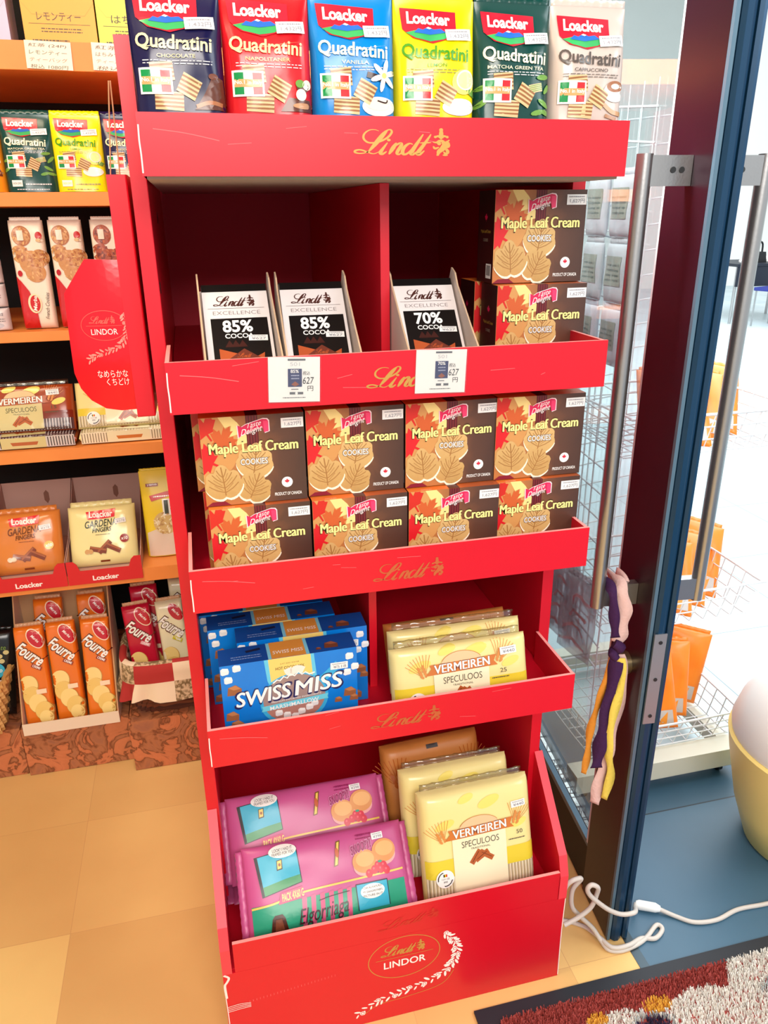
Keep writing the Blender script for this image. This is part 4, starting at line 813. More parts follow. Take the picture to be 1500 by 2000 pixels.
dup(s1, (.1150, 1.052, .2285), (R_(-88), 0, R_(0)), 'pink snack pack lying flat underneath the rear leaning one', G_N)

# ------------------------------------------------------------------ shelving unit on the left
SY = 1.80
OAK = mat('orange_shelf_board', (236, 146, 70), .5, noise=(12, (224, 132, 58), .3)); BLACKP = mat('black_back_panel', (9, 8, 8), .8)
shelf = thing('shelving_unit', 'black-backed shelving with orange wooden boards along the back wall', 'shelves', (0, 0, 0))
SZ = ((1.709, .050), (1.4405, .027), (1.1625, .022), (.897, .028), (.575, .037))
for z, th in SZ:
    m = MB(); m.box(-1.1, .62, SY, 2.30, z - th, z, OAK); m.build('shelf_board', shelf, bevel=.001)
m = MB(); m.box(-1.1, .62, 2.3002, 2.33, 0, 2.2, BLACKP); m.build('back_panel', shelf)
for x in (-1.12, .6202): m = MB(); m.box(x, x + .0198, SY + .01, 2.33, 0, 2.2, BLACKP); m.build('side_panel', shelf)

def gift_box(label, x0, x1, col, lines, loc_y=1.835, h=.26, tone=None):
    t = thing('tea_box', label, 'tea box', ((x0 + x1) / 2, loc_y, 1.7095), (0, 0, 0), 'tea boxes on the top shelf'); w = x1 - x0; c = ink(col); d2 = ink(tuple(int(v * .8) for v in col))
    m = MB(); m.prism([(-w / 2, 0), (w / 2, 0), (w / 2, h * .8), (w * .36, h), (-w * .36, h), (-w / 2, h * .8)], 'y', 0, .09, c)
    a = Art(); BK = ink((70, 54, 30)); z = .050
    a.poly([(-w * .5, .072), (-w * .36, .05), (w * .36, .05), (w * .5, .072), (w * .5, .0725), (w * .36, .0505), (-w * .36, .0505), (-w * .5, .0725)], d2, 1)
    if lines: a.text(lines, -w * .30, .040, w * .30, .054, BK, 2); a.rect(-w * .42, .0345, w * .42, .0352, BK, 2); scatter_lines(a, -w * .26, .020, w * .30, .030, BK, 2, 2, .6); scatter_lines(a, -w * .40, .003, w * .1, .010, BK, 2, 1, .9)
    a.ell(0, .11, .02, .022, ink((236, 236, 224)), 2, 24)
    m.art(a, front, .03); m.build('carton', t); return t
gift_box('yellow tea box with lemon tea lettering, centre of the top shelf', -.266, -.131, (226, 164, 50), 'レモンティー')
gift_box('lime green tea box next to the red stand on the top shelf', -.128, .007, (190, 204, 70), 'はちみつ')
gift_box('pale lilac tea box at the left edge of the top shelf', -.425, -.292, (190, 186, 214), None)
def shelf_card(label, x, w, h, lines):
    t = thing('price_card', label, 'price card', (x, SY - .0018, 1.7085), (R_(-3), R_(1.5), 0), 'handwritten price cards on the shelf edge')
    m = MB(); m.box(-w / 2, w / 2, 0, .0008, -h, 0, ink((240, 226, 200))); a = Art(); BK = ink((90, 74, 60)); RD = ink((170, 110, 96))
    for k, s_ in enumerate(lines): a.text(s_, -w * .42, -h * (.24 + .25 * k), w * (.40 if len(s_) > 4 else .1), -h * (.09 + .25 * k), (BK, BK, RD, BK)[k], 1, .1)
    m.art(a, front); m.build('paper', t)
shelf_card('handwritten price card under the yellow tea box', -.222, .084, .048, ('紅茶 (24P)', 'レモンティー', 'ティーバッグ', '税込 1080円'))
shelf_card('handwritten price card under the lime green tea box', -.100, .084, .048, ('紅茶', 'はちみつ', 'ティーバッグ', '税込'))
G2 = 'wafer pouches on the second shelf'
pouch('green', 'dark green wafer pouch on the shelf left of the yellow one', (-.2955, 1.845, 1.441), (R_(-2), 0, .01), G2, 11, h=.146)
pouch('yellow', 'yellow wafer pouch on the shelf between green and navy ones', (-.1985, 1.845, 1.441), (R_(-2), 0, -.01), G2, 12, h=.146)
pouch('navy', 'navy wafer pouch on the shelf, partly behind the strings', (-.1010, 1.848, 1.441), (R_(-2), 0, .0), G2, 13, h=.146)
make_pouch('orange wafer pouch cut off at the left edge of the second shelf', (236, 146, 30), (246, 230, 170), 'HAZELNUT', ex_nap, (-.3955, 1.843, 1.441), (R_(-2), 0, 0), G2, seed=14, h=.146)

# tall cookie bags on the third shelf
def make_cookie_bag(label, loc, rot, dark=False):
    w, h = .068, .224; t = thing('cookie_bag', label, 'cookie bag', loc, rot, 'tall cookie bags on the third shelf'); CRB = ink((236, 222, 204), 's'); RB = ink((196, 24, 30), 's')
    m, mp = pack(w, h, .019, 'brick', CRB, crinkle=.0007, seed=5); a = Art(); U = lambda u: (u - .5) * w; V = lambda v: v * h
    OAT = [ink(c, 's') for c in (((196, 140, 84), (214, 166, 108), (170, 104, 60)) if not dark else ((164, 74, 40), (190, 104, 62), (120, 46, 26)))]; r = random.Random(3)
    a.ell(U(.36), V(.86), w * .27, w * .30, OAT[2] if not dark else OAT[0], 2, 24); 
    for x, y, q in ((.36, .86, .26), (.25, .70, .26), (.55, .62, .36), (.80, .66, .26), (.62, .53, .30)):
        a.ell(U(x), V(y), w * q, w * q * 1.0, OAT[0], 2, 22)
        for k in range(26): tt = r.uniform(0, 6.28); rr = w * q * r.random() ** .5 * .9; a.ell(min(U(.97), max(U(.03), U(x) + rr * math.cos(tt))), V(y) + rr * math.sin(tt), w * .055, w * .026, r.choice(OAT), 3 + k % 3, 7, r.uniform(0, 3))
    a.rect(U(.24), V(.82), U(.42), V(.91), ink((236, 214, 196), 's'), 7); a.ell(U(.86), V(.86), w * .10, w * .12, ink((190, 40, 40), 's'), 3); a.ell(U(.88), V(.82), w * .12, w * .06, ink((210, 176, 130), 's'), 4); a.ell(U(.16), V(.525), w * .07, w * .09, ink((180, 24, 40), 's'), 6)
    a.poly([(U(.02), V(.01)), (U(.02), V(.50)), (U(.16), V(.45)), (U(.34), V(.36)), (U(.48), V(.20)), (U(.50), V(.01))], RB, 6)
    P = [(U(.45) + w * .20 * math.cos(k * .2618), V(.245) + w * .30 * math.sin(k * .2618)) for k in range(24)]; a.poly(P, ink((240, 220, 180), 's'), 7); a.ell(U(.46), V(.245), w * .15, w * .25, RB, 8, 24)
    b = Art(); b.text('Merba', -.022, -.004, .022, .006, WHG, 0, .2, .02); a.add(b, U(.47), V(.245), .7, .7, 1.45, 9); b = Art(); b.text('French Cookies', -.035, -.004, .035, .006, ink((70, 60, 60), 's'), 0, .3); a.add(b, U(.82), V(.22), .8, .8, 1.45, 6)
    m.art(a, mp, .012, base=.0006); m.build('bag', t, smooth=True); seal(t, w * .9, h - .003, h + .006, CRB); return t
b1 = make_cookie_bag('tall oat cookie bag at the left on the third shelf', (-.3270, 1.845, 1.163), (R_(-2), 0, .02))
dup(b1, (-.2495, 1.846, 1.163), (R_(-2), 0, 0), 'tall oat cookie bag right behind the red hanging flap corner', 'tall cookie bags on the third shelf')
make_cookie_bag('tall cookie bag with redder cookies, next to the hanging display', (-.1650, 1.850, 1.163), (R_(-2), 0, 0), True)
def waffle_pack(label, z, rz, sd):
    t = thing('waffle_pack', label, 'waffle pack', (-.468, 1.845, z), (0, 0, rz), 'grey waffle packs stacked on the third shelf'); w, h = .16, .048
    m, mp = pack(w, h, .022, 'brick', ink((214, 208, 210), 's'), seed=sd); a = Art(); G_ = ink((110, 108, 118), 's'); a.text('Waffles', w * .22, h * .68, w * .44, h * .86, G_, 2, .2); scatter_lines(a, w * .1, h * .4, w * .45, h * .6, G_, 2, 2, .5, sd); a.ell(w * .3, h * .25, w * .13, h * .13, ink((176, 172, 180), 's'), 1)
    m.art(a, mp, .012); m.build('wrapper', t, smooth=True)
for k in range(3): waffle_pack(('bottom', 'middle', 'top')[k] + ' grey and white waffle pack at the left edge of the third shelf', 1.163 + k * .0495, .01 * k, 20 + k)

# biscuit packs on the fourth shelf
G4 = 'caramel biscuit packs on the fourth shelf'
def shelf_biscuit(x, pal, lab1, lab2, count, sd):
    b_ = make_biscuit(lab1, .226, .108, .0150, count, .066, .78, pal, (x, 1.815, .9135), (R_(-86), 0, .0), G4, seed=sd, disc=False, price=None)
    fr_ = MB(); a = Art(); a.rect(-.108, -.013, .108, .013, pal[5][1], 0)
    for k in range(36): a.rect(-.106 + k * .006, -.011, -.104 + k * .006, .011, pal[5][2], 1)
    a.rect(-.050, -.013, .046, .013, pal[3], 2); a.poly([(-.03, -.002), (.03, -.002), (.026, .006), (-.026, .006)], pal[2], 3)
    fr_.art(a, lambda u, v, h: (u, v, -h), .02, base=.0012); fr_.build('window_strip', b_)
    make_biscuit(lab2, .226, .108, .0150, count, .066, .78, pal, (x, 1.838, .9300), (R_(-22), 0, .0), G4, seed=sd + 1, disc=pal is PAL_Y, price=(.07, .088) if pal is PAL_B else None)
shelf_biscuit(-.4020, PAL_B, 'brown biscuit pack lying flat under another on the fourth shelf', 'brown biscuit pack leaning on the flat one at the left of the fourth shelf', '15', 31)
shelf_biscuit(-.1720, PAL_Y, 'yellow biscuit pack lying flat below the hanging display', 'yellow biscuit pack leaning on the flat one below the hanging display', '25', 35)

# wafer bags in two red shelf trays on the fifth shelf
def shelf_tray(label, x0, x1):
    t = thing('shelf_tray', label, 'shelf tray', ((x0 + x1) / 2, SY - .004, .5756), (0, 0, 0), 'red shelf trays of wafer bags'); w = x1 - x0; RT = mat('tray_red_card', (206, 26, 40), .4); PK = mat('tray_inside_card', (196, 156, 142), .8)
    m = MB(); P = [(-w / 2, -.024), (w / 2, -.024), (w / 2, .038), (w / 2 - .016, .038), (w / 2 - .024, .030), (w / 2 - .030, .012), (-w / 2 + .030, .012), (-w / 2 + .024, .030), (-w / 2 + .016, .038), (-w / 2, .038)]
    m.prism(P, 'y', -.002, 0, RT); a = Art(); a.text('Loacker', -.030, -.016, .030, -.004, WHITE, 1, 0, .03); m.art(a, lambda u, v, h: (u, -.002 - h, v)); m.build('front_lip', t)
    m = MB(); m.box(-w / 2, w / 2, .0002, .27, 0, .002, PK)
    for s in (-1, 1): m.prism([(0.0002, .002), (0.0002, .038), (.10, .060), (.27, .165), (.27, .002)], 'x', s * w / 2 - (.0015 if s > 0 else 0), s * w / 2 + (.0015 if s < 0 else 0), PK)
    m.box(-w / 2 + .002, w / 2 - .002, .268, .27, .002, .165, PK); a = Art(); a.poly([(.02, .10), (.026, .11), (.026, .13), (.02, .138), (.013, .13), (.013, .11)], ink((140, 96, 80)), 1); m.art(a, lambda u, v, h: (u, .268 - h, v)); m.build('tray_body', t)
shelf_tray('red tray holding the orange wafer bag, left on the fifth shelf', -.535, -.3605); shelf_tray('red tray holding the cream wafer bag on the fifth shelf', -.3585, -.184)
def make_wafer_bag(label, body, loc, rot, seed, txt, cnt):
    w, h = .160, .150; t = thing('wafer_bag', label, 'wafer bag', loc, rot, 'wafer bags in red shelf trays'); bm = ink(body, 'g')
    m, mp = pack(w, h, .022, 'pillow', bm, crinkle=.0016, seed=seed); a = Art(); U = lambda u: (u - .5) * w; V = lambda v: v * h
    a.poly([(U(.28), V(.90)), (U(.72), V(.93)), (U(.70), V(.79)), (U(.52), V(.77)), (U(.30), V(.77))], LOGORED, 2); a.text('Loacker', U(.33), V(.80), U(.67), V(.90), WHG, 3, 0, .03)
    a.text('GARDENA', U(.26), V(.64), U(.72), V(.755), txt, 3, .2, .01, .06); a.text('FINGERS', U(.36), V(.555), U(.64), V(.625), txt, 3, .2, .02, .06); scatter_lines(a, U(.40), V(.50), U(.62), V(.53), txt, 2, 1, .5)
    BRW = ink((128, 62, 34), 'g'); BL = ink((168, 96, 56), 'g')
    for x, y, r_ in ((.42, .26, -.25), (.52, .30, .75), (.64, .28, -.5)):
        c, d = math.cos(r_), math.sin(r_); q = lambda px, py: (U(x) + px * c - py * d, V(y) + px * d + py * c); a.poly([q(-.020, -.006), q(.020, -.006), q(.020, .006), q(-.020, .006)], BRW, 4); a.poly([q(-.019, .001), q(.019, .001), q(.019, .0055), q(-.019, .0055)], BL, 5)
    for x in (.26, .31): a.ell(U(x), V(.24), .006, .006, ink((206, 160, 100), 'g'), 5)
    a.ell(U(.82), V(.42), .0105, .0105, cnt, 4, 24); a.text('x10', U(.775), V(.395), U(.865), V(.445), WHG, 5, 0, .03); a.rect(U(.44), V(.055), U(.58), V(.085), BRW, 4)
    m.art(a, mp, .012, base=.001); m.build('bag', t, smooth=True); seal(t, w * .92, h - .004, h + .012, bm, wav=.002); sticker(t, .045, .108, .026, .012, mp, '¥378', .1, seed); return t
make_wafer_bag('glossy orange wafer bag leaning in the left red shelf tray', (216, 132, 60), (-.448, 1.835, .579), (R_(-24), 0, .02), 41, ink((110, 60, 30), 'g'), ink((236, 190, 70), 'g'))
make_wafer_bag('cream wafer bag leaning in the right red shelf tray', (238, 228, 160), (-.272, 1.835, .579), (R_(-24), 0, -.02), 42, ink((50, 64, 50), 'g'), ink((150, 40, 40), 'g'))
t = thing('seed_pouch', 'yellow and clear seed pouch at the right end of the fifth shelf', 'snack pouch', (-.118, 1.875, .576), (R_(-6), 0, .0)); m, mp = pack(.108, .222, .02, 'pouch', ink((238, 208, 44), 's'), seed=50)
a = Art(); a.poly([(-.048, .002), (.048, .002), (.048, .060), (.02, .075), (-.02, .075), (-.048, .064)], ink((226, 206, 186), 's'), 1); a.ell(0, .088, .030, .030, ink((214, 184, 122), 's'), 2, 26)
r = random.Random(5)
for k in range(60): tt = r.uniform(0, 6.28); rr = .028 * r.random() ** .5; a.ell(rr * math.cos(tt), .088 + rr * math.sin(tt), .004, .0018, ink(r.choice(((236, 216, 170), (190, 150, 96), (244, 232, 200))), 's'), 3 + k % 3, 7, r.uniform(0, 3))
a.rect(-.040, .182, -.010, .190, ink((150, 60, 30), 's'), 2); a.text('yeno', -.037, .1835, -.013, .1885, WHG, 3); a.poly([(-.034, .160), (.030, .172), (.034, .160), (-.030, .146)], ink((206, 40, 34), 's'), 2); scatter_lines(a, -.024, .154, .024, .162, WHG, 3, 1); a.rect(-.004, .108, .034, .150, WHG, 4); a.rect(.0, .112, .010, .147, ink((70, 80, 70), 's'), 5); a.text('種', .014, .118, .031, .140, ink((40, 40, 40), 's'), 5)
m.art(a, mp, .012, base=.0008); m.build('pouch_body', t, smooth=True); seal(t, .104, .218, .228, ink((238, 208, 44), 's'))

# marbled paper crates at floor level
MARB = mat('marbled_paper', (150, 92, 66), .45)
nt = MARB.node_tree; b = nt.nodes['Principled BSDF']; tc = nt.nodes.new('ShaderNodeTexCoord'); n1 = nt.nodes.new('ShaderNodeTexNoise'); n1.inputs['Scale'].default_value = 11; n1.inputs['Detail'].default_value = 5; n1.inputs['Distortion'].default_value = 2.2
rp = nt.nodes.new('ShaderNodeValToRGB'); e = rp.color_ramp.elements
for k, (p, c) in enumerate(((.30, (150, 96, 76)), (.43, (178, 112, 74)), (.495, (116, 62, 36)), (.52, (196, 116, 74)), (.62, (206, 124, 82)), (.70, (160, 88, 56)))):
    if k > 1: e.new(p)
    e[k].position = p; e[k].color = (*lin(c), 1)
nt.links.new(tc.outputs['Object'], n1.inputs['Vector']); nt.links.new(n1.outputs['Fac'], rp.inputs['Fac']); nt.links.new(rp.outputs['Color'], b.inputs['Base Color'])
def crate(label, x0, x1, y0, h):
    m = MB(); w = x1 - x0; m.box(-w / 2, w / 2, 0, 2.28 - y0, .0, h, MARB); o = m.build('paper_covered_crate', bevel=.002); tag(o, label, 'crate', 'marbled crates on the floor', ((x0 + x1) / 2, y0, 0.0005))
crate('brown marbled crate at the left edge of the floor, below the wicker basket', -.86, -.546, 1.815, .148); crate('brown marbled crate under the white carton of orange biscuit sleeves', -.542, -.272, 1.805, .149); crate('brown marbled crate under the cloth-lined basket', -.268, .02, 1.755, .157)

def make_sleeve(label, col, lett, sub, loc, rot, group, seed=6):
    w, h = .0715, .270; t = thing('biscuit_sleeve', label, 'biscuit sleeve', loc, rot, group); bm = ink(col, 'g')
    m, mp = pack(w, h, .019, 'brick', bm, crinkle=.0006, seed=seed); a = Art(); U = lambda u: (u - .5) * w; V = lambda v: v * h; BI = ink((232, 198, 112), 'g'); BI2 = ink((242, 214, 136), 'g'); BE = ink((196, 150, 72), 'g')
    a.ell(U(.72), V(.885), w * .24, w * .40, ink((240, 220, 190), 'g'), 2, 24, .5); a.ell(U(.72), V(.885), w * .21, w * .36, ink((190, 30, 44), 'g'), 3, 24, .5)
    b = Art(); b.text('Merba', -.012, -.003, .012, .004, WHG, 0, .2, .01); a.add(b, U(.72), V(.885), 1, 1, -.9, 4)
    b = Art(); b.text('Fourré', -.037, -.011, .037, .019, ink((90, 40, 24), 'g'), 0, .25, .06); b.text('Fourré', -.036, -.010, .036, .018, WHG, 2, .25, .025); a.add(b, U(.46), V(.73), 1, 1, -.75, 5)
    b = Art(); b.rect(-.013, -.005, .013, .005, ink((150, 54, 30), 'g') if sub is None else sub, 0); b.text('CREME', -.010, -.003, .010, .003, WHG, 1, 0, .02); a.add(b, U(.64), V(.61), 1, 1, -.55, 8)
    for k, (x, y) in enumerate(((.30, .44), (.36, .33), (.52, .25), (.70, .17), (.74, .10))):
        rr = w * (.32 if k < 4 else .25); a.ell(U(x), V(y), rr, rr * 1.15, BE, 2 + 2 * k, 24); a.ell(U(x) - .0008, V(y) + .001, rr * .95, rr * 1.1, BI if k % 2 else BI2, 3 + 2 * k, 24)
    a.rect(U(.52), V(.345), U(.86), V(.39), ink((240, 214, 180), 's'), 14)
    m.art(a, mp, .014, base=.0008, step=.0002); m.build('wrapper', t, smooth=True)
    for z0, z1 in ((h - .002, h + .009), (-.001, .001)): seal(t, w * .9, z0, z1, ink((206, 160, 120), 'g'), 'foil_end', wav=.0012)
    return t
# white carton of orange sleeves
t = thing('display_carton', 'open white carton holding orange biscuit sleeves on a marbled crate', 'display carton', (-.4090, 1.775, .1496)); CW_ = mat('white_carton_card', (232, 214, 190), .7); CI = mat('carton_inside_card', (196, 150, 106), .8)
m = MB(); w = .236; m.box(-w / 2, w / 2, 0, .0025, 0, .034, CW_); m.build('front_lip', t)
m = MB(); m.box(-w / 2, w / 2, .0025, .20, 0, .0025, CI)
for s in (-1, 1): m.prism([(.0027, .0025), (.0027, .034), (.10, .24), (.17, .365), (.20, .375), (.20, .0025)], 'x', s * w / 2 - (.003 if s > 0 else 0), s * w / 2 + (.003 if s < 0 else 0), CW_, side=CI)
m.box(-w / 2 + .003, w / 2 - .003, .197, .20, .0025, .372, CI); m.build('carton_body', t)
GF = 'biscuit sleeves at floor level'; ORG = (226, 116, 30)
f1 = make_sleeve('leftmost orange biscuit sleeve in the front of the white carton', ORG, None, None, (-.4850, 1.806, .1535), (R_(-14), R_(-1), 0), GF)
dup(f1, (-.4095, 1.812, .1535), (R_(-14), R_(-1), 0), 'middle orange biscuit sleeve in the front row of the carton', GF); dup(f1, (-.3330, 1.806, .1535), (R_(-14), R_(1), 0), 'rightmost orange biscuit sleeve in the front row of the carton', GF)
dup(f1, (-.4520, 1.868, .1940), (R_(-16), R_(1), 0), 'orange biscuit sleeve standing behind at the left back of the carton', GF); dup(f1, (-.3400, 1.868, .1940), (R_(-16), 0, 0), 'orange biscuit sleeve standing behind at the right back of the carton', GF)

# round-ish wicker baskets
def wicker(parent, w, d, h, flare, m1, m2, rows=9):
    n = 64; m = MB()
    def ring(z, k): 
        s = 1 - flare * (1 - z / h); P = []
        for i in range(n):
            a_ = 2 * math.pi * i / n; c, q = math.cos(a_), math.sin(a_); sx = math.copysign(abs(c) ** .5, c); sy = math.copysign(abs(q) ** .5, q); wv = .003 * math.cos(i * math.pi / 1.0 + k * math.pi)
            P.append((sx * (w / 2 * s + wv), sy * (d / 2 * s + wv), z))
        return P
    for k in range(rows): m.tube(ring(.006 + (h - .012) * k / (rows - 1), k), h / rows * .55, m1 if k % 3 else m2, 6, closed=True)
    m.build('woven_side', parent, smooth=True)
    m = MB(); m.tube(ring(h, 0), .006, m2, 8, closed=True); m.build('rim', parent, smooth=True); P = ring(.004, 0); q = MB(); q.add(P, [tuple(range(len(P)))], m2); q.build('base', parent)
WK = mat('pale_wicker', (226, 184, 116), .6); WK2 = mat('honey_wicker', (206, 158, 92), .6); WD = mat('brown_wicker', (112, 58, 30), .6); WD2 = mat('dark_brown_wicker', (88, 42, 22), .6)
t = thing('wicker_basket', 'pale wicker basket at the left edge holding a black pouch', 'basket', (-.690, 1.855, .1490)); wicker(t, .27, .22, .150, .26, WK, WK2, 10)
t = thing('snack_pouch', 'shiny black snack pouch standing in the pale wicker basket', 'snack pouch', (-.622, 1.868, .166), (R_(-12), R_(6), 0)); m, mp = pack(.125, .235, .022, 'pillow', ink((16, 14, 16), 'g'), crinkle=.0016, seed=61); a = Art()
a.ell(.022, .130, .020, .020, ink((60, 176, 206), 's'), 2, 26); a.text('Zero', .008, .126, .036, .137, WHITE, 3, .1, .02); a.rect(.012, .095, .042, .105, ink((240, 214, 190), 's'), 2); a.rect(.006, .062, .040, .090, ink((214, 104, 40), 's'), 2); a.text('カロリー', .004, .044, .044, .054, WHITE, 3); a.text('Chocolate', -.02, .185, .045, .198, ink((120, 150, 60), 's'), 3, .2)
for x, y in ((.01, .175), (.03, .168), (.045, .178), (.035, .155)): a.ell(x, y, .007, .006, ink((206, 190, 130), 's'), 2)
m.art(a, mp, .012, base=.001); m.build('pouch_body', t, smooth=True); seal(t, .115, .231, .243, ink((16, 14, 16), 'g'), wav=.002)
# cloth lined basket
t = thing('wicker_basket', 'brown wicker basket with red patchwork cloth lining on a marbled crate', 'basket', (-.140, 1.880, .1576)); wicker(t, .255, .215, .150, .16, WD, WD2, 10)
m = MB(); CR = mat('cream_cotton', (232, 210, 178), .85); RC = mat('red_cotton', (172, 44, 40), .85); PC = mat('printed_cotton', (206, 178, 140), .85, noise=(120, (120, 96, 60), .08))
nn = 96
def cloth(i, j):
    a_ = 2 * math.pi * i / nn; c, q = math.cos(a_), math.sin(a_); sx = math.copysign(abs(c) ** .5, c); sy = math.copysign(abs(q) ** .5, q)
    off_, z = ((-.012, .10), (-.008, .154), (.0, .164), (.010, .158), (.013, .13), (.014, .105), (.018 + .006 * math.sin(i * .9), .085), (.024 + .009 * math.sin(i * .9), .058 + .004 * math.sin(i * .5)))[j]
    return (sx * (.1275 + off_), sy * (.1075 + off_), z)
V = [cloth(i, j) for j in range(8) for i in range(nn)]
for j in range(7):
    for i in range(nn):
        k = (i + 1) % nn; patch = (i // 8 + (1 if j >= 3 else 0) + (1 if j >= 5 else 0)) % 3; m.add(V, [(j * nn + i, j * nn + k, (j + 1) * nn + k, (j + 1) * nn + i)], (RC, CR, PC)[patch] if j > 0 else CR)
# drop the unused copies of the vertices
o = m.build('patchwork_lining', t, smooth=True); bmx = bmesh.new(); bmx.from_mesh(o.data); bmesh.ops.delete(bmx, geom=[v for v in bmx.verts if not v.link_faces], context='VERTS'); bmesh.ops.remove_doubles(bmx, verts=bmx.verts, dist=1e-5); bmx.to_mesh(o.data); bmx.free()
h1 = make_sleeve('red biscuit sleeve in the front of the cloth-lined basket', (190, 18, 52), None, ink((226, 140, 150), 'g'), (-.2060, 1.838, .168), (R_(-10), R_(-4), 0), GF, 7)
dup(h1, (-.1950, 1.892, .196), (R_(-10), R_(-2), 0), 'red biscuit sleeve behind in the cloth-lined basket', GF)
h2 = make_sleeve('cream white biscuit sleeve in front in the cloth-lined basket', (236, 228, 190), None, ink((206, 196, 40), 'g'), (-.1260, 1.842, .168), (R_(-10), R_(-3), 0), GF, 8)
dup(h2, (-.0980, 1.898, .204), (R_(-10), R_(-1), 0), 'cream white biscuit sleeve standing behind in the cloth-lined basket', GF)

# ------------------------------------------------------------------ wire rack of orange packets outside the door
rack = thing('wire_rack', 'white wire display rack on a cream base board beyond the glass door', 'rack', (0, 0, 0))
m = MB(); m.box(.815, 1.285, 1.345, 1.40, .030, .085, mat('cream_base_board', (226, 226, 210), .6)); m.box(.815, 1.285, 1.86, 1.905, .030, .085, MATS['cream_base_board']); m.box(1.255, 1.285, 1.4005, 1.8595, .040, .080, MATS['cream_base_board']); m.build('base_frame', rack, bevel=.003)
CASTER = mat('black_caster', (20, 22, 26), .4)
for x, y in ((1.245, 1.372), (.85, 1.372), (1.245, 1.885), (.85, 1.885)):
    m = MB(); m.tube([(x - .006, y, .0145), (x + .006, y, .0145)], .014, CASTER, 16); m.box(x - .010, x + .010, y - .010, y + .010, .0285, .0298, CASTER); m.tube([(x, y, .014), (x, y, .029)], .003, CASTER, 8); m.build('caster', rack, smooth=True)
m = MB()
for k in range(9): m.tube([(.865, 1.40 + k * .05, .360 if k else .0855), (.865, 1.40 + k * .05, 1.62)], .0022, WIRE, 6)
for k in range(5, 26): m.tube([(.865, 1.395, .06 + k * .0605), (.865, 1.805, .10 + k * .0605)], .0022, WIRE, 6)
m.build('side_grid', rack, smooth=True)
m = MB()
for k in range(8): m.tube([(.870 + k * .05, 1.80, .360 if k % 7 else .0855), (.870 + k * .05, 1.80, 1.62)], .0022, WIRE, 6)
for k in range(5, 26): m.tube([(.866, 1.804, .06 + k * .0605), (1.225, 1.804, .10 + k * .0605)], .0022, WIRE, 6)
m.build('back_grid', rack, smooth=True)
def wire_basket(label, z0, z1, x0, x1, y0, y1, flare=.02):
    t = thing('wire_basket', label, 'wire basket', (0, 0, 0), (0, 0, 0), 'white wire baskets on the rack')
    m = MB(); nz = 4
    for k in range(nz):
        f = k / (nz - 1); e = flare * f; z = z0 + (z1 - z0) * f; r = .0032 if k == nz - 1 else .0018; c = .03
        P = [(x0, y0 - e + c, z), (x0 + c, y0 - e, z), (x1 + e - c, y0 - e, z), (x1 + e, y0 - e + c, z), (x1 + e, y1 - c, z), (x1 + e - c, y1, z), (x0 + c, y1, z), (x0, y1 - c, z)]
        q = MB() if k == nz - 1 else m; q.tube(P, r, WIRE, 7, closed=True, sm=4)
        if k == nz - 1: q.build('rim', t, smooth=True)
    n = int((x1 - x0) / .036)
    for k in range(1, n): x = x0 + (x1 - x0) * k / n; m.tube([(x + flare * .4, y0 - flare, z1), (x, y0, z0), (x, y1, z0), (x, y1, z1)], .0016, WIRE, 6)
    n = int((y1 - y0) / .036)
    for k in range(1, n): y = y0 + (y1 - y0) * k / n; m.tube([(x1 + flare, y, z1), (x1, y, z0), (x0, y, z0), (x0, y, z1)], .0016, WIRE, 6)
    m.build('wire_mesh', t, smooth=True); return t
wire_basket('lowest white wire basket, just above the cream rack base', .092, .172, .880, 1.275, 1.40, 1.72); wire_basket('middle white wire basket of the rack', .458, .552, .880, 1.262, 1.40, 1.72); wire_basket('top white wire basket beside the outer door handle', .895, .985, .880, 1.262, 1.40, 1.72)
def make_orange(label, loc, rot):
    w, h = .165, .205; t = thing('orange_packet', label, 'packet', loc, rot, 'orange packets in the wire baskets'); m, mp = pack(w, h, .014, 'pillow', mat('orange_foil', (244, 122, 24), .28, noise=(14, (250, 146, 44), .25)), crinkle=.0018, seed=70)
    a = Art(); a.rect(-w * .42, h * .05, w * .42, h * .24, ink((196, 190, 186), 's'), 1); scatter_lines(a, -w * .38, h * .08, w * .2, h * .2, ink((120, 120, 124), 's'), 2, 2); a.poly([(w * .1, h * .06), (w * .3, h * .06), (w * .34, h * .22)], ink((240, 150, 50), 's'), 2); m.art(a, mp, .014, base=.001); m.build('bag', t, smooth=True); seal(t, w * .92, h - .003, h + .010, MATS['orange_foil'], wav=.0015); return t
words = {0: 'low', 1: 'middle', 2: 'top'}
o1 = make_orange('nearest orange packet in the lowest wire basket, beside the door edge', (1.075, 1.455, .100), (R_(-26), R_(-4), R_(-14)))
for lab, loc, rot in (('middle orange packet in the lowest wire basket', (1.135, 1.510, .100), (R_(-24), R_(2), R_(-20))), ('farthest orange packet in the lowest wire basket, big and backlit', (1.205, 1.575, .100), (R_(-18), R_(10), R_(-26))),
        ('nearest orange packet slumped in the middle wire basket', (1.055, 1.450, .466), (R_(-48), R_(10), R_(-20))), ('middle orange packet slumped in the middle wire basket', (1.120, 1.490, .466), (R_(-48), R_(12), R_(-22))), ('farthest orange packet slumped in the middle wire basket', (1.185, 1.535, .466), (R_(-46), R_(14), R_(-24))),
        ('nearest orange packet in the top wire basket, behind the handle', (1.035, 1.450, .903), (R_(-52), R_(6), R_(-20))), ('middle orange packet in the top wire basket', (1.100, 1.490, .903), (R_(-52), R_(8), R_(-22))), ('farthest orange packet in the top wire basket', (1.165, 1.535, .903), (R_(-50), R_(10), R_(-24)))):
    dup(o1, loc, rot, lab, 'orange packets in the wire baskets')
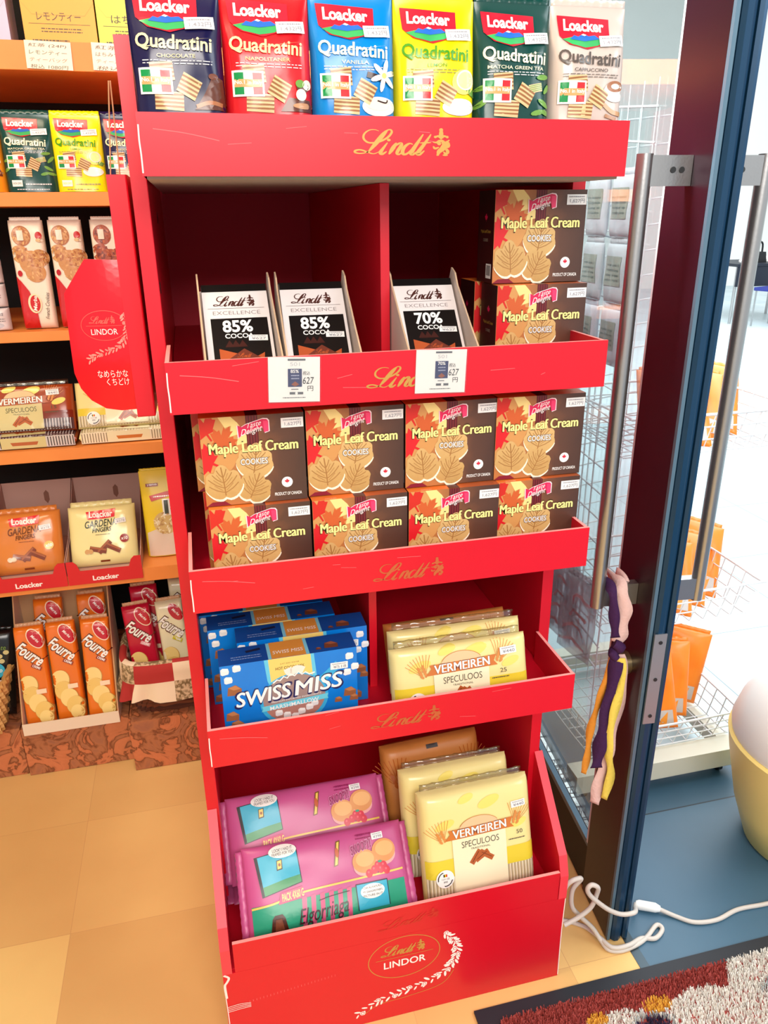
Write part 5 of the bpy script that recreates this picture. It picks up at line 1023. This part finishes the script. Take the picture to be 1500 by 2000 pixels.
# grey packets hung on the side grid, and crumpled clear bags in front of the rack, seen through the glass
def hang_packet(label, y, z, c):
    t = thing('hanging_packet', label, 'packet', (.848, y, z), (0, 0, R_(-90)), 'grey packets hung on the wire grid'); w, h = .082, .115; m, mp = pack(w, h, .010, 'pillow', ink(c, 's'), crinkle=.001, seed=int(z * 100)); a = Art()
    a.rect(-w * .36, h * .3, w * .36, h * .8, ink((156, 160, 150), 's'), 1); scatter_lines(a, -w * .3, h * .36, w * .3, h * .7, ink((110, 116, 112), 's'), 2, 4); m.art(a, mp, .014, base=.0008); m.build('bag', t, smooth=True); seal(t, w * .9, h - .002, h + .012, ink(c, 's'))
for r_ in range(3):
    for c_ in range(2): hang_packet('grey packet hung on the grid, %s row, %s column' % (('top', 'middle', 'bottom')[r_], ('near', 'far')[c_]), 1.455 + c_ * .10, 1.345 - r_ * .128, ((206, 208, 216), (192, 196, 202), (204, 206, 216))[r_])
CLR = clear_mat('crinkled_clear_bag', (240, 240, 244), .12, .10, (244, 232, 236), .30); PKB = ink((232, 180, 186), 's')
for k, (y, z, rx, rz, lb) in enumerate(((1.46, .372, -20, -78, 'nearest crinkled clear bag with pink print behind the door glass'), (1.55, .38, -30, -82, 'middle crinkled clear bag with pink print behind the door glass'), (1.64, .37, -24, -86, 'farthest crinkled clear bag with pink print behind the door glass'))):
    t = thing('clear_bag', lb, 'plastic bag', (.832, y, z), (R_(-4), 0, R_(rz)), 'clear bags behind the door glass'); m, mp = pack(.12, .20, .012, 'pillow', CLR, crinkle=.004, seed=90 + k); a = Art()
    for q in range(4): a.stroke([(-.045 + q * .012, .03 + q * .035), (.0, .045 + q * .04), (.045, .03 + q * .04)], .008, PKB, 1, n=3)
    m.art(a, mp, .014, base=.001); m.build('bag', t, smooth=True); seal(t, .11, .198, .215, CLR, wav=.003)

# yellow bin with white domed lid at the right edge
t = thing('waste_bin', 'round yellow bin with a white domed lid at the right edge', 'bin', (1.275, 1.105, 0))
m = MB(); m.lathe([(0.0, .002), (.112, .002), (.125, .010), (.160, .11), (.186, .225), (.197, .285), (.192, .290), (.0, .290)], mat('yellow_plastic', (255, 230, 138), .4), 48); m.build('body', t, smooth=True)
m = MB(); m.lathe([(.190, .2905), (.193, .31), (.180, .36), (.145, .42), (.10, .45), (.07, .458), (.068, .50), (.05, .53), (0, .54)], mat('white_plastic_lid', (240, 240, 236), .35), 48); m.build('domed_lid', t, smooth=True)

# cloth streamer tied to the door handle
t = thing('cloth_streamer', 'purple, yellow and cream cloth streamer knotted round the inner door handle', 'cloth strip', (0, 0, 0))
def strip(P, w, m_, name='strip', tw=1.0, face=(1, -.55, 0)):
    Q = smooth_path(P, 6); N = len(Q); f = Vector(face).normalized(); V = []
    for i, p in enumerate(Q):
        d = (Q[min(N - 1, i + 1)] - Q[max(0, i - 1)]).normalized(); s_ = d.cross(Vector((-.45, -.9, 0)).normalized()); s_ = (s_ if s_.length > .05 else Vector((1, 0, 0))).normalized()
        tt = .35 * math.sin(i * .45) * tw; wv = w * (1 + .22 * math.sin(i * .8)) * .5; dv = Vector((-.45, -.9, 0)).normalized() * math.sin(tt); V += [tuple(p - s_ * wv + dv * wv), tuple(p), tuple(p + s_ * wv - dv * wv)]
    b = MB(); b.add(V, [(3 * i + k, 3 * i + k + 1, 3 * i + k + 4, 3 * i + k + 3) for i in range(N - 1) for k in (0, 1)], m_); o = b.build(name, t, smooth=True); sm = o.modifiers.new('thickness', 'SOLIDIFY'); sm.thickness = .0012; sm.offset = 0; return o
PUR = mat('purple_cotton', (58, 18, 72), .85, bump=(200, .2)); YLW = mat('yellow_cotton', (236, 214, 92), .85, bump=(200, .2)); PNKC = mat('pale_pink_cotton', (232, 196, 190), .85, bump=(200, .2)); OCH = mat('ochre_cotton', (226, 150, 50), .85, bump=(200, .2))
def sp(x, z, y=1.018): return (x, y, z)
strip([sp(.668, .800, 1.080), sp(.664, .803, 1.05), sp(.664, .795, 1.022), sp(.672, .755, 1.018), sp(.672, .715, 1.02), sp(.668, .690, 1.022)], .024, PNKC, tw=.3)
strip([sp(.650, .800, 1.080), sp(.648, .803, 1.05), sp(.648, .792, 1.022), sp(.656, .742, 1.02), sp(.664, .700, 1.022)], .016, PUR, tw=.3)
strip([sp(.686, .800, 1.078), sp(.688, .796, 1.050), sp(.688, .765, 1.045), sp(.680, .730, 1.035), sp(.671, .700, 1.026)], .016, PNKC, tw=.5)
m = MB(); m.tube([(.662, 1.020, .690), (.672, 1.016, .683), (.670, 1.026, .672), (.662, 1.020, .668), (.668, 1.014, .660)], [.008, .010, .010, .009, .006], PUR, 10, sm=3); m.build('knot', t, smooth=True)
strip([sp(.665, .665), sp(.655, .615, 1.022), sp(.648, .560, 1.026), sp(.640, .500, 1.03), sp(.640, .445, 1.03), sp(.636, .402, 1.03)], .012, OCH)
strip([sp(.667, .662, 1.014), sp(.662, .600, 1.012), sp(.656, .530, 1.012), sp(.653, .470, 1.014), sp(.652, .425, 1.014)], .021, PUR)
strip([sp(.672, .664, 1.010), sp(.677, .610, 1.006), sp(.668, .540, 1.006), sp(.667, .470, 1.006), sp(.680, .410, 1.008), sp(.672, .352, 1.008)], .0145, YLW)
strip([sp(.676, .662, 1.024), sp(.690, .600, 1.024), sp(.682, .520, 1.022), sp(.676, .450, 1.022), sp(.666, .390, 1.020), sp(.659, .335, 1.018)], .021, PNKC)

# cable with an inline connector on the floor
CAB = mat('white_cable', (206, 198, 190), .5)
cord = thing('power_cord', 'looped white cord with an inline connector beside the door foot', 'cord', (0, 0, 0))
m = MB(); r0 = .0046
m.tube([(.800, 1.036, .0108), (.786, 1.018, .024), (.766, .992, .060), (0.738, 0.955, 0.097), (0.710, 0.955, 0.100), (0.680, 0.955, 0.120), (0.652, 0.955, 0.149), (0.632, 0.955, 0.174), (0.626, 0.955, 0.191), (0.634, 0.955, 0.199), (0.648, 0.955, 0.188), (0.651, 0.961, 0.163), (0.643, 0.961, 0.134), (0.620, 0.961, 0.114), (0.588, 0.961, 0.100)], r0, CAB, 10, sm=6)
m.tube([(.842, 1.014, .0095), (.870, .992, r0), (.900, .970, r0), (.949, .964, r0), (1.008, .975, r0), (1.082, .972, r0), (1.20, .975, r0), (1.5, 1.0, r0), (1.9, 1.05, r0), (2.4, 1.0, r0)], r0, CAB, 10, sm=6); m.build('cable', cord, smooth=True)
m = MB(); m.tube([(0.588, 0.975, 0.105), (0.586, 0.972, 0.160), (0.588, 0.970, 0.191), (0.600, 0.968, 0.206), (0.619, 0.970, 0.203), (0.606, 0.974, 0.175), (0.608, 0.974, 0.131), (0.632, 0.980, 0.090), (0.668, 0.985, 0.040), (0.684, 0.975, 0.012), (0.692, 0.958, r0), (0.715, 0.949, r0), (0.752, 0.953, r0), (0.783, 0.964, r0), (0.818, 0.984, r0), (0.824, 0.972, r0), (0.798, 0.957, r0), (0.770, 0.964, r0), (0.733, 0.951, 0.0125), (0.698, 0.955, 0.0125), (0.683, 0.985, 0.0125), (0.668, 1.020, 0.0046), (0.630, 1.045, 0.0046), (0.590, 1.060, 0.0046)], r0, CAB, 10, sm=6); m.build('loose_loop', cord, smooth=True)
m = MB(); m.tube([(.800, 1.0365, .0105), (.806, 1.033, .0105), (.836, 1.018, .0105), (.844, 1.013, .0100)], [.007, .0102, .0098, .0062], mat('white_connector', (246, 246, 244), .4), 14); m.build('connector', cord, smooth=True)

# door mat with deep pile
mt = thing('door_mat', 'dark red and cream deep-pile door mat with a black rubber border', 'mat', (0, 0, 0))
m = MB(); RUB = mat('black_rubber', (22, 28, 38), .55); m.prism([(.384, .905), (2.0, .905), (2.0, .10), (.384, .10)], 'z', .0008, .005, RUB); m.build('rubber_border', mt, bevel=.001)
MAR = mat('maroon_pile', (164, 66, 60), .9); CRP = mat('cream_pile', (232, 228, 220), .9); GRP = mat('grey_pile', (176, 182, 182), .9); YLP = mat('yellow_pile', (226, 168, 60), .9); PUP = mat('dark_purple_pile', (54, 40, 70), .9)
def pile_colour(x, y, r):
    if math.hypot((x - .719) / .030, (y - .825) / .014) < 1: return YLP
    if math.hypot((x - .596) / .022, (y - .826) / .012) < 1: return YLP
    if math.hypot((x - .690) / .036, (y - .792) / .016) < 1: return PUP
    K = ((.545, .78), (.56, .805), (.575, .822), (.60, .832), (.64, .833), (.69, .822), (.735, .816), (.76, .827), (.80, .838), (.84, .834), (.868, .820), (.908, .880), (2, .90))
    for (xa, ya), (xb, yb) in zip(K, K[1:]):
        if xa <= x < xb and y < ya + (yb - ya) * (x - xa) / (xb - xa):
            g = math.sin(x * 23 + 1.3) * math.sin(y * 29 + .6) + r.uniform(-.25, .25)
            return GRP if g > .72 else CRP
    return MAR
m = MB(); rr = random.Random(11)
m.box(.424, 1.96, .14, .872, .0052, .0075, MAR)
for k in range(46000):
    x = rr.uniform(.425, 1.30) if k < 30000 else rr.uniform(1.30, 1.955); y = .871 - .25 * rr.random() ** 1.15; c = pile_colour(x, y, rr); L = rr.uniform(.007, .010); a_ = rr.uniform(0, math.pi); w = .0014
    dx, dy = math.cos(a_) * w, math.sin(a_) * w; tx, ty = rr.uniform(-.003, .003), rr.uniform(.000, .007)
    m.add([(x - dx, y - dy, .0074), (x + dx, y + dy, .0074), (x + tx + dx * .7, y + ty + dy * .7, .0074 + L), (x + tx - dx * .7, y + ty - dy * .7, .0074 + L)], [(0, 1, 2, 3)], c)
o = m.build('pile', mt); o['kind'] = 'stuff'

# far end of the concourse: a dark table with a chair, notices on the wall
t = thing('table', 'dark table far away in the bright concourse', 'table', (7.25, 8.95, 0)); TB = mat('dark_table', (24, 30, 42), .5)
m = MB(); m.box(-.6, .6, -.4, .4, .70, .735, TB); m.build('tabletop', t, bevel=.004); m = MB(); m.box(-.58, .58, -.39, -.37, .46, .6995, TB); m.build('modesty_panel', t)
for x in (-.56, .56):
    for y in (-.35, .36): m = MB(); m.tube([(x, y, 0), (x, y, .699)], .018, STEEL, 10); m.build('leg', t)
ch = thing('chair', 'chair with a blue seat pulled up at the far table', 'chair', (7.05, 8.25, 0), (0, 0, R_(200))); BLS = mat('blue_seat', (40, 50, 130), .6)
m = MB(); m.box(-.21, .21, -.2, .2, .43, .47, BLS); m.build('seat', ch, bevel=.01); m = MB(); m.box(-.2, .2, .19, .22, .55, .80, BLS); m.build('backrest', ch, bevel=.01)
for x in (-.19, .19):
    for y in (-.17, .19): m = MB(); m.tube([(x, y, 0), (x, y, .429 if y < 0 else .78)], .011, STEEL, 8); m.build('leg', ch)
t = thing('handbag', 'small black bag with a handle standing on the far table', 'bag', (7.05, 8.75, .7355)); m = MB(); m.prism([(-.13, 0), (.13, 0), (.10, .13), (-.10, .13)], 'y', -.05, .05, ink((18, 18, 22), 's')); m.build('bag_body', t, bevel=.01); m = MB(); m.tube([(-.08, 0, .13), (-.06, 0, .24), (.06, 0, .24), (.08, 0, .13)], .012, ink((18, 18, 22), 's'), 8, sm=4); m.build('handle', t, smooth=True)
for k, (x, y, s_) in enumerate(((7.30, 8.80, .07), (7.45, 8.72, .06), (6.85, 8.72, .05))):
    m = MB(); m.lathe([(0, 0), (s_, .005), (s_ * 1.1, s_ * .5), (s_ * .7, s_ * 1.0), (0, s_ * 1.15)], WHITE, 12); o = m.build('cloth_bundle', smooth=True); tag(o, 'small white cloth bundle on the far table, %s of the black bag' % ('right', 'well right', 'left')[k], 'cloth', 'white bundles on the far table', (x, y, .7355))
